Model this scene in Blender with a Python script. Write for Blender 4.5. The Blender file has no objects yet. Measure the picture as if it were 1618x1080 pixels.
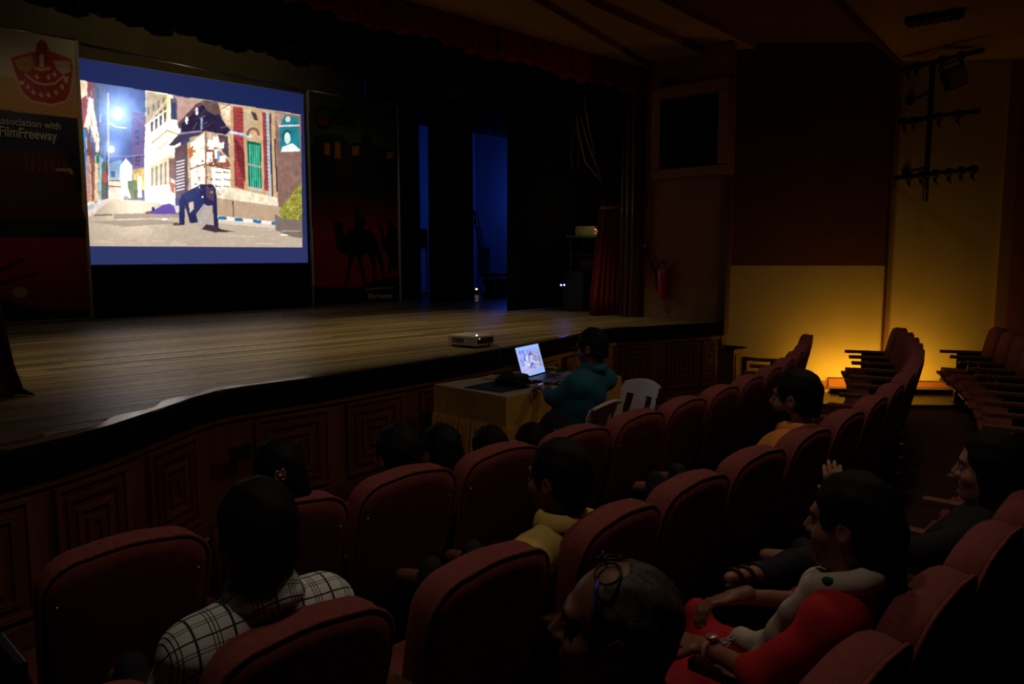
import bpy, bmesh, math, random
import numpy as np
from mathutils import Vector, Matrix

# ------------------------------------------------------------------ camera, world, exposure
scn = bpy.context.scene
COL = scn.collection
RNG = random.Random(7)
CAMZ = 1.76
FPX, CX, CY = 1255.0, 809.0, 540.0
TH = math.atan(140 / FPX)
AZ = math.radians(44.13)
CF = np.array([math.cos(AZ) * math.cos(TH), math.sin(AZ) * math.cos(TH), -math.sin(TH)])
CR = np.array([math.sin(AZ), -math.cos(AZ), 0.0])
CU = np.cross(CR, CF)
CAM0 = np.array([0, 0, CAMZ])
cam_data = bpy.data.cameras.new('camera')
cam = bpy.data.objects.new('camera', cam_data)
COL.objects.link(cam)
cam_data.sensor_width = 36.0
cam_data.lens = 36.0 * FPX / 1618.0
cam_data.clip_start = 0.05
cam_data.clip_end = 100
m3 = Matrix((CR, CU, -CF)).transposed()
cam.matrix_world = Matrix.Translation((0, 0, CAMZ)) @ m3.to_4x4()
scn.camera = cam

world = bpy.data.worlds.new('world')
scn.world = world
world.use_nodes = True
world.node_tree.nodes['Background'].inputs['Color'].default_value = (0.02, 0.016, 0.014, 1)
world.node_tree.nodes['Background'].inputs['Strength'].default_value = 0.02
scn.view_settings.view_transform = 'Standard'
scn.view_settings.look = 'None'
scn.view_settings.exposure = 0.0
scn.view_settings.gamma = 1.0
scn.view_settings.use_curve_mapping = False


def light(name, kind, loc, color, energy, target=None, **kw):
    d = bpy.data.lights.new(name, kind)
    d.color = color
    d.energy = energy
    for k, v in kw.items():
        setattr(d, k, v)
    o = bpy.data.objects.new(name, d)
    COL.objects.link(o)
    o.location = loc
    if target is not None:
        o.rotation_euler = (Vector(target) - Vector(loc)).to_track_quat('-Z', 'Y').to_euler()
    return o


# unseen spots above the stage; downlights added in the soffit for dim fill
for sx, e in ((2.9, 190.0), (4.9, 135.0), (6.7, 165.0)):
    light('stage_wash_light', 'SPOT', (sx, 6.72, 4.62), (1.0, 0.78, 0.40), e, (sx + 0.1, 6.85, 0.9),
          spot_size=math.radians(76), spot_blend=0.7, shadow_soft_size=0.12)
for hx, hy, e in ((1.0, 1.3, 2.6), (3.2, 1.5, 2.7), (5.6, 1.8, 2.4), (8.0, 2.2, 1.2)):
    light('seat_fill_light', 'SPOT', (hx, hy, 4.1), (1.0, 0.74, 0.56), e * 13, (hx + 0.1, hy + 0.7, 0),
          spot_size=math.radians(150), spot_blend=1.0, shadow_soft_size=0.15)
light('stage_wash_light', 'SPOT', (3.0, 7.7, 4.72), (1.0, 0.75, 0.45), 24.0, (2.95, 11.3, 3.0), spot_size=math.radians(42), spot_blend=0.9, shadow_soft_size=0.1)  # unseen spot added to brighten the left banner
light('stage_wash_light', 'SPOT', (7.6, 7.7, 4.72), (1.0, 0.75, 0.45), 26.0, (7.9, 11.3, 2.3), spot_size=math.radians(46), spot_blend=0.9, shadow_soft_size=0.1)  # weak unseen spot added to bring up the right banner
light('stage_wash_light', 'SPOT', (5.3, 8.6, 4.9), (1.0, 0.80, 0.42), 26.0, (5.3, 12.2, 4.5), spot_size=math.radians(95), spot_blend=1.0, shadow_soft_size=0.1)  # unseen spot added to lift the back wall above the screen
light('backstage_blue_light', 'POINT', (12.4, 11.6, 3.0), (0.03, 0.12, 1.0), 24.0, shadow_soft_size=0.3)


# ------------------------------------------------------------------ pixel helpers (1618 x 1080 frame)
def ray(x, y):
    return CF + CR * ((x - CX) / FPX) - CU * ((y - CY) / FPX)


def on_z(x, y, z):
    d = ray(x, y)
    return CAM0 + d * ((z - CAMZ) / d[2])


def on_plane(x, y, n, p0):
    d = ray(x, y)
    n = np.array(n, float)
    return CAM0 + d * (((np.array(p0, float) - CAM0) @ n) / (d @ n))


def to_px(P):
    P = np.asarray(P, float) - CAM0
    z = P @ CF
    return CX + FPX * (P @ CR) / z, CY - FPX * (P @ CU) / z


# ------------------------------------------------------------------ materials
def srgb(r, g, b):
    out = []
    for c in (r, g, b):
        c = c / 255.0
        out.append(c / 12.92 if c <= 0.04045 else ((c + 0.055) / 1.055) ** 2.4)
    return tuple(out)


def nmat(name):
    m = bpy.data.materials.new(name)
    m.use_nodes = True
    nt = m.node_tree
    return m, nt, nt.nodes, nt.links, nt.nodes['Principled BSDF']


def pmat(name, c1, c2=None, scale=12.0, rough=0.6, bump=0.0, bscale=None, metal=0.0, spec=0.4, stretch=(1, 1, 1), sheen=0.0, coat=0.0, detail=4.0):
    m, nt, N, L, bs = nmat(name)
    bs.inputs['Roughness'].default_value = rough
    bs.inputs['Metallic'].default_value = metal
    bs.inputs['Specular IOR Level'].default_value = spec
    if sheen:
        bs.inputs['Sheen Weight'].default_value = sheen
        bs.inputs['Sheen Tint'].default_value = (*c1, 1)
    if coat:
        bs.inputs['Coat Weight'].default_value = coat
        bs.inputs['Coat Roughness'].default_value = 0.2
    if c2 is None:
        c2 = tuple(c * 0.72 for c in c1)
    tc = N.new('ShaderNodeTexCoord')
    mp = N.new('ShaderNodeMapping')
    mp.inputs['Scale'].default_value = stretch
    L.new(tc.outputs['Object'], mp.inputs['Vector'])
    no = N.new('ShaderNodeTexNoise')
    no.inputs['Scale'].default_value = scale
    no.inputs['Detail'].default_value = detail
    L.new(mp.outputs['Vector'], no.inputs['Vector'])
    cr = N.new('ShaderNodeValToRGB')
    cr.color_ramp.elements[0].position = 0.32
    cr.color_ramp.elements[1].position = 0.68
    cr.color_ramp.elements[0].color = (*c2, 1)
    cr.color_ramp.elements[1].color = (*c1, 1)
    L.new(no.outputs['Fac'], cr.inputs['Fac'])
    L.new(cr.outputs['Color'], bs.inputs['Base Color'])
    if bump:
        n2 = N.new('ShaderNodeTexNoise')
        n2.inputs['Scale'].default_value = bscale or scale * 6
        n2.inputs['Detail'].default_value = 3
        L.new(mp.outputs['Vector'], n2.inputs['Vector'])
        b = N.new('ShaderNodeBump')
        b.inputs['Strength'].default_value = bump
        b.inputs['Distance'].default_value = 0.01
        L.new(n2.outputs['Fac'], b.inputs['Height'])
        L.new(b.outputs['Normal'], bs.inputs['Normal'])
    return m


def emat(name, color, strength):
    m, nt, N, L, bs = nmat(name)
    bs.inputs['Base Color'].default_value = (*color, 1)
    bs.inputs['Emission Color'].default_value = (*color, 1)
    bs.inputs['Emission Strength'].default_value = strength
    return m


def vcol_mat(name, emit=0.0, rough=0.55, spec=0.3):
    m, nt, N, L, bs = nmat(name)
    at = N.new('ShaderNodeAttribute')
    at.attribute_name = 'print'
    bs.inputs['Roughness'].default_value = rough
    bs.inputs['Specular IOR Level'].default_value = spec
    if emit:
        bs.inputs['Base Color'].default_value = (0.02, 0.02, 0.02, 1)
        L.new(at.outputs['Color'], bs.inputs['Emission Color'])
        bs.inputs['Emission Strength'].default_value = emit
    else:
        L.new(at.outputs['Color'], bs.inputs['Base Color'])
    return m


M = {}
M['carpet'] = pmat('carpet', (0.045, 0.010, 0.009), (0.025, 0.006, 0.005), 60, 0.95, 0.3, 400)
M['aisle'] = pmat('aisle_floor', (0.30, 0.20, 0.10), (0.22, 0.14, 0.07), 5, 0.35, 0.05, 60)
M['cream_wall'] = pmat('cream_paint', (0.50, 0.40, 0.20), (0.46, 0.36, 0.17), 2.5, 0.75, 0.12, 60)
M['red_wall'] = pmat('maroon_paint', (0.115, 0.033, 0.018), (0.095, 0.026, 0.014), 2.5, 0.75, 0.1, 60)
M['tan_wall'] = pmat('tan_paint', (0.26, 0.085, 0.032), (0.22, 0.07, 0.026), 2.5, 0.7, 0.1, 60)
M['trim_wood'] = pmat('trim_wood', (0.10, 0.035, 0.018), (0.06, 0.02, 0.01), 7, 0.4, 0.1, 50, stretch=(1, 1, 0.12))
M['stage_wood'] = pmat('stage_wood', (0.25, 0.19, 0.10), (0.14, 0.105, 0.055), 5, 0.25, 0.4, 30, stretch=(0.25, 6, 1), spec=0.5)
M['stage_wood2'] = pmat('stage_wood_worn', (0.31, 0.24, 0.135), (0.18, 0.135, 0.075), 4, 0.30, 0.4, 26, stretch=(0.22, 6, 1), spec=0.5)
M['stage_wood3'] = pmat('stage_wood_dark', (0.20, 0.145, 0.075), (0.115, 0.082, 0.042), 6, 0.22, 0.4, 34, stretch=(0.3, 6, 1), spec=0.5)
M['fascia'] = pmat('black_lino', (0.006, 0.005, 0.004), None, 30, 0.85, 0.1, spec=0.12)
M['lip_varnish'] = pmat('lip_varnish', (0.22, 0.17, 0.095), (0.13, 0.10, 0.055), 9, 0.14, 0.08, 40, stretch=(0.6, 3, 1), spec=0.7)
M['panel_wood'] = pmat('panel_wood', (0.17, 0.055, 0.022), (0.11, 0.034, 0.014), 6, 0.42, 0.12, 40, stretch=(1, 1, 0.2), coat=0.1)
M['panel_wood2'] = pmat('panel_molding', (0.135, 0.042, 0.017), (0.085, 0.026, 0.011), 6, 0.4, 0.12, 40, stretch=(1, 1, 0.2), coat=0.1)
M['ceiling'] = pmat('ceiling_paint', (0.30, 0.17, 0.075), (0.27, 0.15, 0.065), 3, 0.85, 0.05, 80)
M['seat_fab'] = pmat('seat_fabric', (0.23, 0.055, 0.047), (0.19, 0.044, 0.038), 40, 0.9, 0.18, 700, sheen=0.25)
M['seat_back'] = pmat('seat_back_fabric', (0.17, 0.032, 0.028), (0.13, 0.024, 0.021), 30, 0.9, 0.25, 260)
M['welt'] = pmat('welt_cord', (0.27, 0.065, 0.04), (0.16, 0.03, 0.02), 60, 0.8, 0.2)
M['arm_wood'] = pmat('arm_wood', (0.16, 0.06, 0.028), (0.09, 0.034, 0.016), 9, 0.5, 0.1, 60, stretch=(1, 0.15, 1))
M['metal_black'] = pmat('black_metal', (0.012, 0.011, 0.011), None, 30, 0.45, 0.0, metal=0.3)
M['steel'] = pmat('steel', (0.45, 0.44, 0.42), (0.35, 0.34, 0.32), 20, 0.3, 0.0, metal=0.9)
M['black_cloth'] = pmat('black_drape', (0.006, 0.0055, 0.0045), (0.004, 0.0035, 0.003), 20, 0.95, 0.2, 120)
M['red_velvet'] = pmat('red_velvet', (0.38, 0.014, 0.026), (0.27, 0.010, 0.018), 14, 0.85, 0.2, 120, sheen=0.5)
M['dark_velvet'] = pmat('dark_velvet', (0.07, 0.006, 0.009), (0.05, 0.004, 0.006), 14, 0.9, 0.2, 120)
M['gold_cloth'] = pmat('tie_cloth', (0.28, 0.20, 0.09), (0.20, 0.14, 0.06), 20, 0.8, 0.2, 90)
M['white_vinyl'] = pmat('white_vinyl', (0.55, 0.55, 0.52), (0.48, 0.48, 0.45), 6, 0.5)
M['white_plastic'] = pmat('white_plastic', (0.62, 0.58, 0.50), (0.55, 0.51, 0.44), 6, 0.4, spec=0.5)
M['table_cloth_top'] = pmat('table_cloth_top', (0.42, 0.36, 0.28), (0.36, 0.30, 0.23), 14, 0.8, 0.15, 90)
M['table_skirt'] = pmat('gold_skirt', (0.58, 0.32, 0.055), (0.48, 0.25, 0.04), 14, 0.7, 0.15, 90, sheen=0.2)
M['backwall'] = pmat('stage_back_wall', (0.22, 0.17, 0.085), (0.18, 0.14, 0.07), 3, 0.9)
M['blue_wall'] = pmat('pale_blue_wall', (0.35, 0.42, 0.5), (0.3, 0.36, 0.45), 3, 0.9)
M['ext_red'] = pmat('extinguisher_red', (0.42, 0.02, 0.015), (0.35, 0.016, 0.012), 8, 0.35, coat=0.4)
M['proj_grey'] = pmat('projector_plastic', (0.50, 0.48, 0.44), (0.44, 0.42, 0.39), 20, 0.5)
M['dark_plastic'] = pmat('dark_plastic', (0.02, 0.02, 0.022), None, 20, 0.45)
M['laptop_alu'] = pmat('laptop_aluminium', (0.35, 0.36, 0.38), (0.3, 0.31, 0.33), 20, 0.35, metal=0.5)
M['green_board'] = pmat('green_shelf', (0.06, 0.30, 0.10), None, 14, 0.6)
M['beige_case'] = pmat('beige_case', (0.40, 0.32, 0.19), None, 14, 0.6)
M['led_blue'] = emat('blue_led', (0.15, 0.2, 1.0), 12.0)
M['led_white'] = emat('white_led', (0.8, 0.85, 1.0), 3.0)
M['led_red'] = emat('red_led', (1.0, 0.12, 0.04), 4.0)
M['led_amber'] = emat('amber_led', (1.0, 0.5, 0.08), 1.2)
M['lamp_warm'] = emat('warm_bulb', (1.0, 0.62, 0.14), 5.0)
M['fill_lens'] = emat('fill_lamp_lens', (1.0, 0.7, 0.45), 0.25)
M['glitter'] = pmat('sequin', (0.75, 0.62, 0.45), (0.5, 0.4, 0.3), 20, 0.2, metal=0.9)
M['skin'] = pmat('skin_brown', (0.27, 0.125, 0.075), (0.23, 0.10, 0.06), 14, 0.5, 0.06, 160)
M['skin_dark'] = pmat('skin_dark_brown', (0.20, 0.085, 0.05), (0.165, 0.068, 0.04), 14, 0.5, 0.06, 160)
M['skin_light'] = pmat('skin_light_brown', (0.40, 0.21, 0.13), (0.35, 0.18, 0.11), 14, 0.5, 0.06, 160)
M['hair'] = pmat('black_hair', (0.008, 0.0065, 0.006), (0.004, 0.0035, 0.003), 30, 0.7, 0.15, 160, stretch=(2, 2, 0.3), spec=0.15)
M['hair_grey'] = pmat('greying_hair', (0.085, 0.065, 0.045), (0.010, 0.008, 0.006), 70, 0.65, 0.35, 150, stretch=(1.6, 0.6, 0.5))
M['eye_white'] = pmat('eye_white', (0.6, 0.57, 0.52), None, 20, 0.2)
M['eye_dark'] = pmat('eye_iris', (0.012, 0.008, 0.006), None, 20, 0.15)
M['cable'] = pmat('black_cable', (0.012, 0.012, 0.012), None, 20, 0.6)
M['cable_green'] = pmat('green_cable', (0.03, 0.16, 0.05), None, 20, 0.6)


# ------------------------------------------------------------------ object helpers
def link(o, parent=None):
    COL.objects.link(o)
    if parent is not None:
        o.parent = parent
    return o


def tag(o, label=None, cat=None, group=None, kind=None):
    if label: o['label'] = label
    if cat: o['category'] = cat
    if group: o['group'] = group
    if kind: o['kind'] = kind
    return o


def empty(name, loc=(0, 0, 0), rz=0.0, label=None, cat=None, group=None):
    o = bpy.data.objects.new(name, None)
    o.empty_display_size = 0.1
    COL.objects.link(o)
    o.location = loc
    o.rotation_euler = (0, 0, rz)
    return tag(o, label, cat, group)


def mesh_of(name, v, f, mat, smooth=False):
    me = bpy.data.meshes.new(name)
    me.from_pydata([tuple(map(float, p)) for p in v], [], f)
    if mat is not None:
        me.materials.append(mat)
    if smooth:
        me.polygons.foreach_set('use_smooth', [True] * len(me.polygons))
    me.update()
    return me


def copy_tree(o, parent=None):
    c = o.copy()
    COL.objects.link(c)
    c.parent = parent
    for ch in list(o.children):
        copy_tree(ch, c)
    return c


class MB:
    """Collects shapes and links them as one mesh object."""

    def __init__(s):
        s.v = []
        s.f = []

    def add(s, v, f):
        o = len(s.v)
        s.v += [tuple(map(float, p)) for p in v]
        s.f += [tuple(i + o for i in q) for q in f]
        return s

    def box(s, c, d, rot=None, bev=0.0):
        bm = bmesh.new()
        bmesh.ops.create_cube(bm, size=1.0)
        for v in bm.verts:
            v.co = Vector((v.co.x * d[0], v.co.y * d[1], v.co.z * d[2]))
        if bev:
            bmesh.ops.bevel(bm, geom=bm.edges[:], offset=bev, segments=2, affect='EDGES', profile=0.6)
        R = rot if rot is not None else Matrix.Identity(3)
        vs = [R @ v.co + Vector(c) for v in bm.verts]
        bm.verts.index_update()
        fs = [tuple(v.index for v in f.verts) for f in bm.faces]
        bm.free()
        return s.add(vs, fs)

    def tube(s, pts, r, seg=8, cap=True, closed=False):
        P = [Vector(p) for p in pts]
        n = len(P)
        rr = r if hasattr(r, '__len__') else [r] * n
        vs, fs = [], []
        prev = None
        for i, p in enumerate(P):
            if closed:
                t = P[(i + 1) % n] - P[i - 1]
            else:
                t = P[min(i + 1, n - 1)] - P[max(i - 1, 0)]
            t.normalize()
            if prev is None:
                a = Vector((0, 0, 1)) if abs(t.z) < 0.9 else Vector((1, 0, 0))
                u = t.cross(a).normalized()
            else:
                u = (prev - t * prev.dot(t)).normalized()
            prev = u
            w = t.cross(u)
            for k in range(seg):
                an = 2 * math.pi * k / seg
                vs.append(p + (u * math.cos(an) + w * math.sin(an)) * rr[i])
        m = n if closed else n - 1
        for i in range(m):
            for k in range(seg):
                a = i * seg + k
                b = i * seg + (k + 1) % seg
                c = ((i + 1) % n) * seg + (k + 1) % seg
                d = ((i + 1) % n) * seg + k
                fs.append((a, b, c, d))
        if cap and not closed:
            fs.append(tuple(range(seg))[::-1])
            fs.append(tuple((n - 1) * seg + k for k in range(seg)))
        return s.add(vs, fs)

    def lathe(s, prof, c=(0, 0, 0), seg=20, axis=None):
        vs, fs = [], []
        R = Matrix.Identity(3)
        if axis is not None:
            R = Vector(axis).to_track_quat('Z', 'Y').to_matrix()
        for r, z in prof:
            for k in range(seg):
                a = 2 * math.pi * k / seg
                vs.append(R @ Vector((r * math.cos(a), r * math.sin(a), z)) + Vector(c))
        for i in range(len(prof) - 1):
            for k in range(seg):
                a = i * seg + k
                b = i * seg + (k + 1) % seg
                fs.append((a, b, b + seg, a + seg))
        fs.append(tuple(range(seg))[::-1])
        fs.append(tuple((len(prof) - 1) * seg + k for k in range(seg)))
        return s.add(vs, fs)

    def sphere(s, c, r, seg=12, rings=8):
        r3 = r if hasattr(r, '__len__') else (r, r, r)
        prof = []
        vs, fs = [], []
        for i in range(rings + 1):
            t = math.pi * i / rings
            for k in range(seg):
                a = 2 * math.pi * k / seg
                vs.append((c[0] + r3[0] * math.sin(t) * math.cos(a), c[1] + r3[1] * math.sin(t) * math.sin(a), c[2] - r3[2] * math.cos(t)))
        for i in range(rings):
            for k in range(seg):
                a = i * seg + k
                b = i * seg + (k + 1) % seg
                fs.append((a, b, b + seg, a + seg))
        return s.add(vs, fs)

    def prism(s, poly, z0, z1):
        n = len(poly)
        vs = [(p[0], p[1], z0) for p in poly] + [(p[0], p[1], z1) for p in poly]
        fs = [tuple(range(n))[::-1], tuple(range(n, 2 * n))]
        fs += [(i, (i + 1) % n, n + (i + 1) % n, n + i) for i in range(n)]
        return s.add(vs, fs)

    def sheet(s, rows, closed=False):
        """rows of points -> quad sheet"""
        n = len(rows[0])
        vs = [p for r in rows for p in r]
        fs = []
        for i in range(len(rows) - 1):
            for k in range(n if closed else n - 1):
                a = i * n + k
                b = i * n + (k + 1) % n
                fs.append((a, b, b + n, a + n))
        return s.add(vs, fs)

    def build(s, name, mat, parent=None, smooth=False, loc=None, rz=None):
        o = bpy.data.objects.new(name, mesh_of(name, s.v, s.f, mat, smooth))
        link(o, parent)
        if loc is not None: o.location = loc
        if rz is not None: o.rotation_euler = (0, 0, rz)
        return o


def thicken(o, t):
    md = o.modifiers.new('thickness', 'SOLIDIFY')
    md.thickness = t
    md.offset = 0
    return o


def text_mesh(name, s, size, mat, parent, origin, ux, uz, thick=0.0015, align='LEFT', bold=0.0):
    """lettering built as thin solid letters on the plane (ux right, uz up)"""
    cu = bpy.data.curves.new(name, 'FONT')
    cu.body = s
    cu.size = size
    cu.align_x = align
    cu.extrude = thick
    cu.offset = bold
    cu.resolution_u = 3
    t = bpy.data.objects.new(name + '_tmp', cu)
    COL.objects.link(t)
    dg = bpy.context.evaluated_depsgraph_get()
    me = bpy.data.meshes.new_from_object(t.evaluated_get(dg))
    bpy.data.objects.remove(t)
    me.materials.clear()
    me.materials.append(mat)
    ux = Vector(ux)
    uz = Vector(uz)
    nn = ux.cross(uz)
    for v in me.vertices:
        v.co = Vector(origin) + ux * v.co.x + uz * v.co.y + nn * v.co.z
    o = bpy.data.objects.new(name, me)
    return link(o, parent)

# ------------------------------------------------------------------ the room
SZ = 0.90      # stage height
WD = np.array([0.6536, -0.7569, 0.0])    # along the splayed side wall, away from the stage
WN = np.array([-0.7569, -0.6536, 0.0])   # its normal into the hall
WA0 = np.array([10.77, 3.71, 0.0])       # joint of the two wall bays


def wp(t, off=0.0, z=0.0):
    p = WA0 + WD * t + WN * off
    return (p[0], p[1], z)


def struct(o):
    o['kind'] = 'structure'
    return o


def wall_slab(name, p, q, z0, z1, th, mat, parent=None, flip=1):
    p = np.array(p[:2]); q = np.array(q[:2])
    d = (q - p) / np.linalg.norm(q - p)
    n = np.array([d[1], -d[0]]) * th * flip
    mb = MB().prism([p, q, q + n, p + n], z0, z1)
    o = mb.build(name, mat, parent)
    return o if parent else struct(o)


fl = struct(MB().box((3.5, 2.0, -0.05), (22, 22, 0.1)).build('floor', M['carpet']))
# polished walkway beside the splayed wall
MB().prism([wp(-3.4, 0)[:2], wp(1.6, 0)[:2], wp(1.6, 1.25)[:2], wp(-1.3, 1.28)[:2], wp(-3.4, 0.9)[:2]], 0.0, 0.02).build('walkway', M['aisle'], fl)
MB().prism([wp(-1.3, 1.28)[:2], wp(1.6, 1.25)[:2], wp(1.6, 1.32)[:2], wp(-1.3, 1.35)[:2]], 0.0, 0.03).build('walkway_edge', M['trim_wood'], fl)

# stage front outline
LIP = [(-3.0, 3.45), (-1.5, 3.58), (0.0, 3.78), (0.87, 3.93), (1.19, 4.05), (1.41, 4.17), (1.62, 4.32), (1.87, 4.50), (2.04, 4.63),
       (2.25, 4.75), (2.45, 4.79), (3.0, 4.79), (3.85, 4.89), (4.6, 4.97), (5.53, 5.11), (6.55, 5.36), (7.1, 5.50), (7.45, 5.52),
       (7.98, 5.33), (8.8, 5.06), (9.0, 5.02)]
_lx = [p[0] for p in LIP]
_ly = [p[1] for p in LIP]


def lip(x):
    return np.interp(x, _lx, _ly)


XS0, XS1 = -3.0, 12.6
slab = [(x, lip(x) + 0.02) for x in np.linspace(XS0, 9.0, 90)] + [(9.0, 6.3), (XS1, 6.3), (XS1, 12.4), (XS0, 12.4)]
stage = struct(MB().prism(slab, SZ - 0.06, SZ - 0.012).build('floor_stage', M['stage_wood3']))
y = 3.42
i = 0
while y < 12.3:
    w = 0.105
    xs = np.linspace(XS0, 9.0, 241)
    lo = np.maximum(y, lip(xs))
    runs = []
    cur = []
    for xx, l in zip(xs, lo):
        if l < y + w - 0.004:
            cur.append((xx, l))
        else:
            if len(cur) > 3: runs.append(cur)
            cur = []
    if len(cur) > 3: runs.append(cur)
    mat = (M['stage_wood'], M['stage_wood2'], M['stage_wood'], M['stage_wood3'])[RNG.randrange(4)]
    dz = RNG.uniform(-0.0015, 0.0015)
    if y > lip(7.45) + 0.15:
        # full planks laid end to end, joints staggered
        x1 = 9.0 if y + w < 6.3 else XS1
        cut = sorted([XS0, RNG.uniform(0.8, 3.0), RNG.uniform(4.4, 7.2), x1])
        for a, b in zip(cut[:-1], cut[1:]):
            mat = (M['stage_wood'], M['stage_wood2'], M['stage_wood'], M['stage_wood3'])[RNG.randrange(4)]
            MB().box(((a + b) / 2, y + w / 2 - 0.002, SZ - 0.006 + dz), (b - a - 0.004, w - 0.005, 0.012)).build('plank', mat, stage)
    else:
        for r in runs:
            r = r[::2] + ([r[-1]] if len(r) % 2 == 0 else [])
            poly = r + [(r[-1][0], y + w - 0.005), (r[0][0], y + w - 0.005)]
            MB().prism(poly, SZ - 0.012, SZ + dz).build('plank', mat, stage)
    y += w
    i += 1

# black fascia strip with rounded nosing along the lip
xs = np.concatenate([np.linspace(-3, 0.8, 12), np.linspace(0.87, 2.5, 40), np.linspace(2.6, 7.0, 30), np.linspace(7.05, 9.0, 40)])
pts = [np.array([x, lip(x)]) for x in xs]
nor = []
for k in range(len(pts)):
    t = pts[min(k + 1, len(pts) - 1)] - pts[max(k - 1, 0)]
    t /= np.linalg.norm(t)
    nor.append(np.array([t[1], -t[0]]))
prof = [(-0.05, 0.001), (-0.01, 0.003), (0.012, -0.004), (0.018, -0.02), (0.018, -0.15), (0.0, -0.165), (-0.06, -0.165)]
MB().sheet([[(*(p + n * a), SZ + b) for a, b in prof] for p, n in zip(pts, nor)]).build('trim_1', M['fascia'], None, False)['kind'] = 'structure'
# glossy strip added on the worn lip to catch the screen's reflection
MB().sheet([[(*(p - n * 0.012), SZ + 0.0035), (*(p - n * (0.10 + 0.03 * math.sin(k * 0.7))), SZ + 0.0025)] for k, (p, n) in enumerate(zip(pts, nor)) if 0.9 < p[0] < 6.4]).build('edge_strip', M['lip_varnish'], stage, True)
# wooden stage front with nested square panels
fw = struct(MB().sheet([[(*(p - n * 0.035), 0.0), (*(p - n * 0.035), SZ - 0.15)] for p, n in zip(pts, nor)]).build('wall_stage_front', M['panel_wood']))
MB().sheet([[(*(p - n * 0.0), 0.0), (*(p - n * 0.0), 0.09), (*(p - n * 0.03), 0.10)] for p, n in zip(pts, nor)]).build('baseboard', M['panel_wood2'], fw)
MB().sheet([[(*(p - n * 0.03), 0.70), (*(p - n * 0.015), 0.69), (*(p - n * 0.015), 0.735), (*(p - n * 0.03), 0.74)] for p, n in zip(pts, nor)]).build('top_rail', M['panel_wood'], fw)


def frame_mb(w, h, bar, d, y0):
    mb = MB()
    mb.box((0, y0 - d / 2, h / 2 - bar / 2), (w, d, bar), bev=0.004)
    mb.box((0, y0 - d / 2, -h / 2 + bar / 2), (w, d, bar), bev=0.004)
    mb.box((-w / 2 + bar / 2, y0 - d / 2, 0), (bar, d, h - 2 * bar), bev=0.004)
    mb.box((w / 2 - bar / 2, y0 - d / 2, 0), (bar, d, h - 2 * bar), bev=0.004)
    return mb


seg = np.concatenate([[0], np.cumsum([np.linalg.norm(pts[k + 1] - pts[k]) for k in range(len(pts) - 1)])])
PX_ = np.array([p[0] for p in pts]); PY_ = np.array([p[1] for p in pts])
pan_protos = {}
for xc, pw in ((-0.7, .58), (0.02, .58), (0.72, .55), (1.30, .46), (1.86, .50), (2.80, .58), (3.54, .58), (4.30, .58), (5.06, .58), (5.82, .58), (6.55, .55), (7.72, .46), (8.38, .5), (8.76, .24)):
    s0 = np.interp(xc, PX_, seg)
    a = np.array([np.interp(s0 - pw / 2, seg, PX_), np.interp(s0 - pw / 2, seg, PY_)])
    b = np.array([np.interp(s0 + pw / 2, seg, PX_), np.interp(s0 + pw / 2, seg, PY_)])
    t = (b - a) / np.linalg.norm(b - a)
    nn = np.array([t[1], -t[0]])
    mid = np.array([np.interp(s0, seg, PX_), np.interp(s0, seg, PY_)]) - nn * 0.03
    if pw not in pan_protos:
        p0 = MB().box((0, 0.0, 0), (pw - 0.02, 0.03, 0.53)).build('panel', M['panel_wood2'], fw)
        for q, (sw, sh) in enumerate(((1.0, 0.55), (0.74, 0.42), (0.48, 0.29), (0.24, 0.16))):
            frame_mb(pw * sw, sh, 0.028, 0.018, -0.012).build('molding', M['panel_wood'] if q % 2 == 0 else M['panel_wood2'], p0)
        pan_protos[pw] = p0
    else:
        p0 = copy_tree(pan_protos[pw], fw)
    p0.location = (mid[0], mid[1], 0.40)
    p0.rotation_euler = (0, 0, math.atan2(t[1], t[0]))
# a small dark socket plate on the front
MB().box((0, -0.05, 0), (0.16, 0.02, 0.09), bev=0.004).build('socket_plate', M['dark_plastic'], fw, loc=(2.33, 4.73, 0.50), rz=0.25)

# stage right: proscenium column, loudspeaker niche, splayed walls
col = struct(MB().box((8.96, 6.42, 2.55), (0.16, 0.26, 3.3)).build('column_proscenium', M['trim_wood']))
for k, (dx, dy) in enumerate(((-0.085, -0.09), (-0.085, 0.0), (-0.085, 0.09), (-0.04, -0.135), (0.04, -0.135))):
    MB().tube([(8.96 + dx, 6.42 + dy, SZ), (8.96 + dx, 6.42 + dy, 4.16)], 0.022, 8).build('reed', M['trim_wood'], col, True)
colL = struct(MB().box((1.0, 6.42, 2.55), (0.3, 0.26, 3.3)).build('column_proscenium_far', M['trim_wood']))

ws = struct(MB().box((9.08, 5.66, (1.31 + 4.3) / 2), (0.10, 1.28, 4.3 - 1.31)).build('wall_niche', M['tan_wall']))
MB().box((9.08, 5.66, (SZ - 0.1 + 1.31) / 2), (0.10, 1.28, 1.31 - SZ + 0.1)).build('dado', pmat('niche_dado_paint', (0.27, 0.14, 0.055), None, 3, 0.75), ws)  # dado in a darker, browner tone than the cream side wall
spk = empty('loudspeaker_box', (9.0, 5.53, 3.3), 0, 'black square loudspeaker grille in a tan box high beside the stage', 'loudspeaker')
fm = MB()
for (cy_, cz_, sy_, sz_) in ((0, 0.50, 1.10, 0.14), (0, -0.52, 1.10, 0.12), (-0.485, 0, 0.13, 0.9), (0.485, 0, 0.13, 0.9)):
    fm.box((-0.02, cy_, cz_), (0.20, sy_, sz_), bev=0.006)
fm.build('frame', M['tan_wall'], spk)
MB().box((0.03, 0, 0), (0.06, 0.86, 0.92)).build('grille', pmat('speaker_cloth', (0.003, 0.003, 0.003), None, 40, 0.95, spec=0.05), spk)
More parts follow.
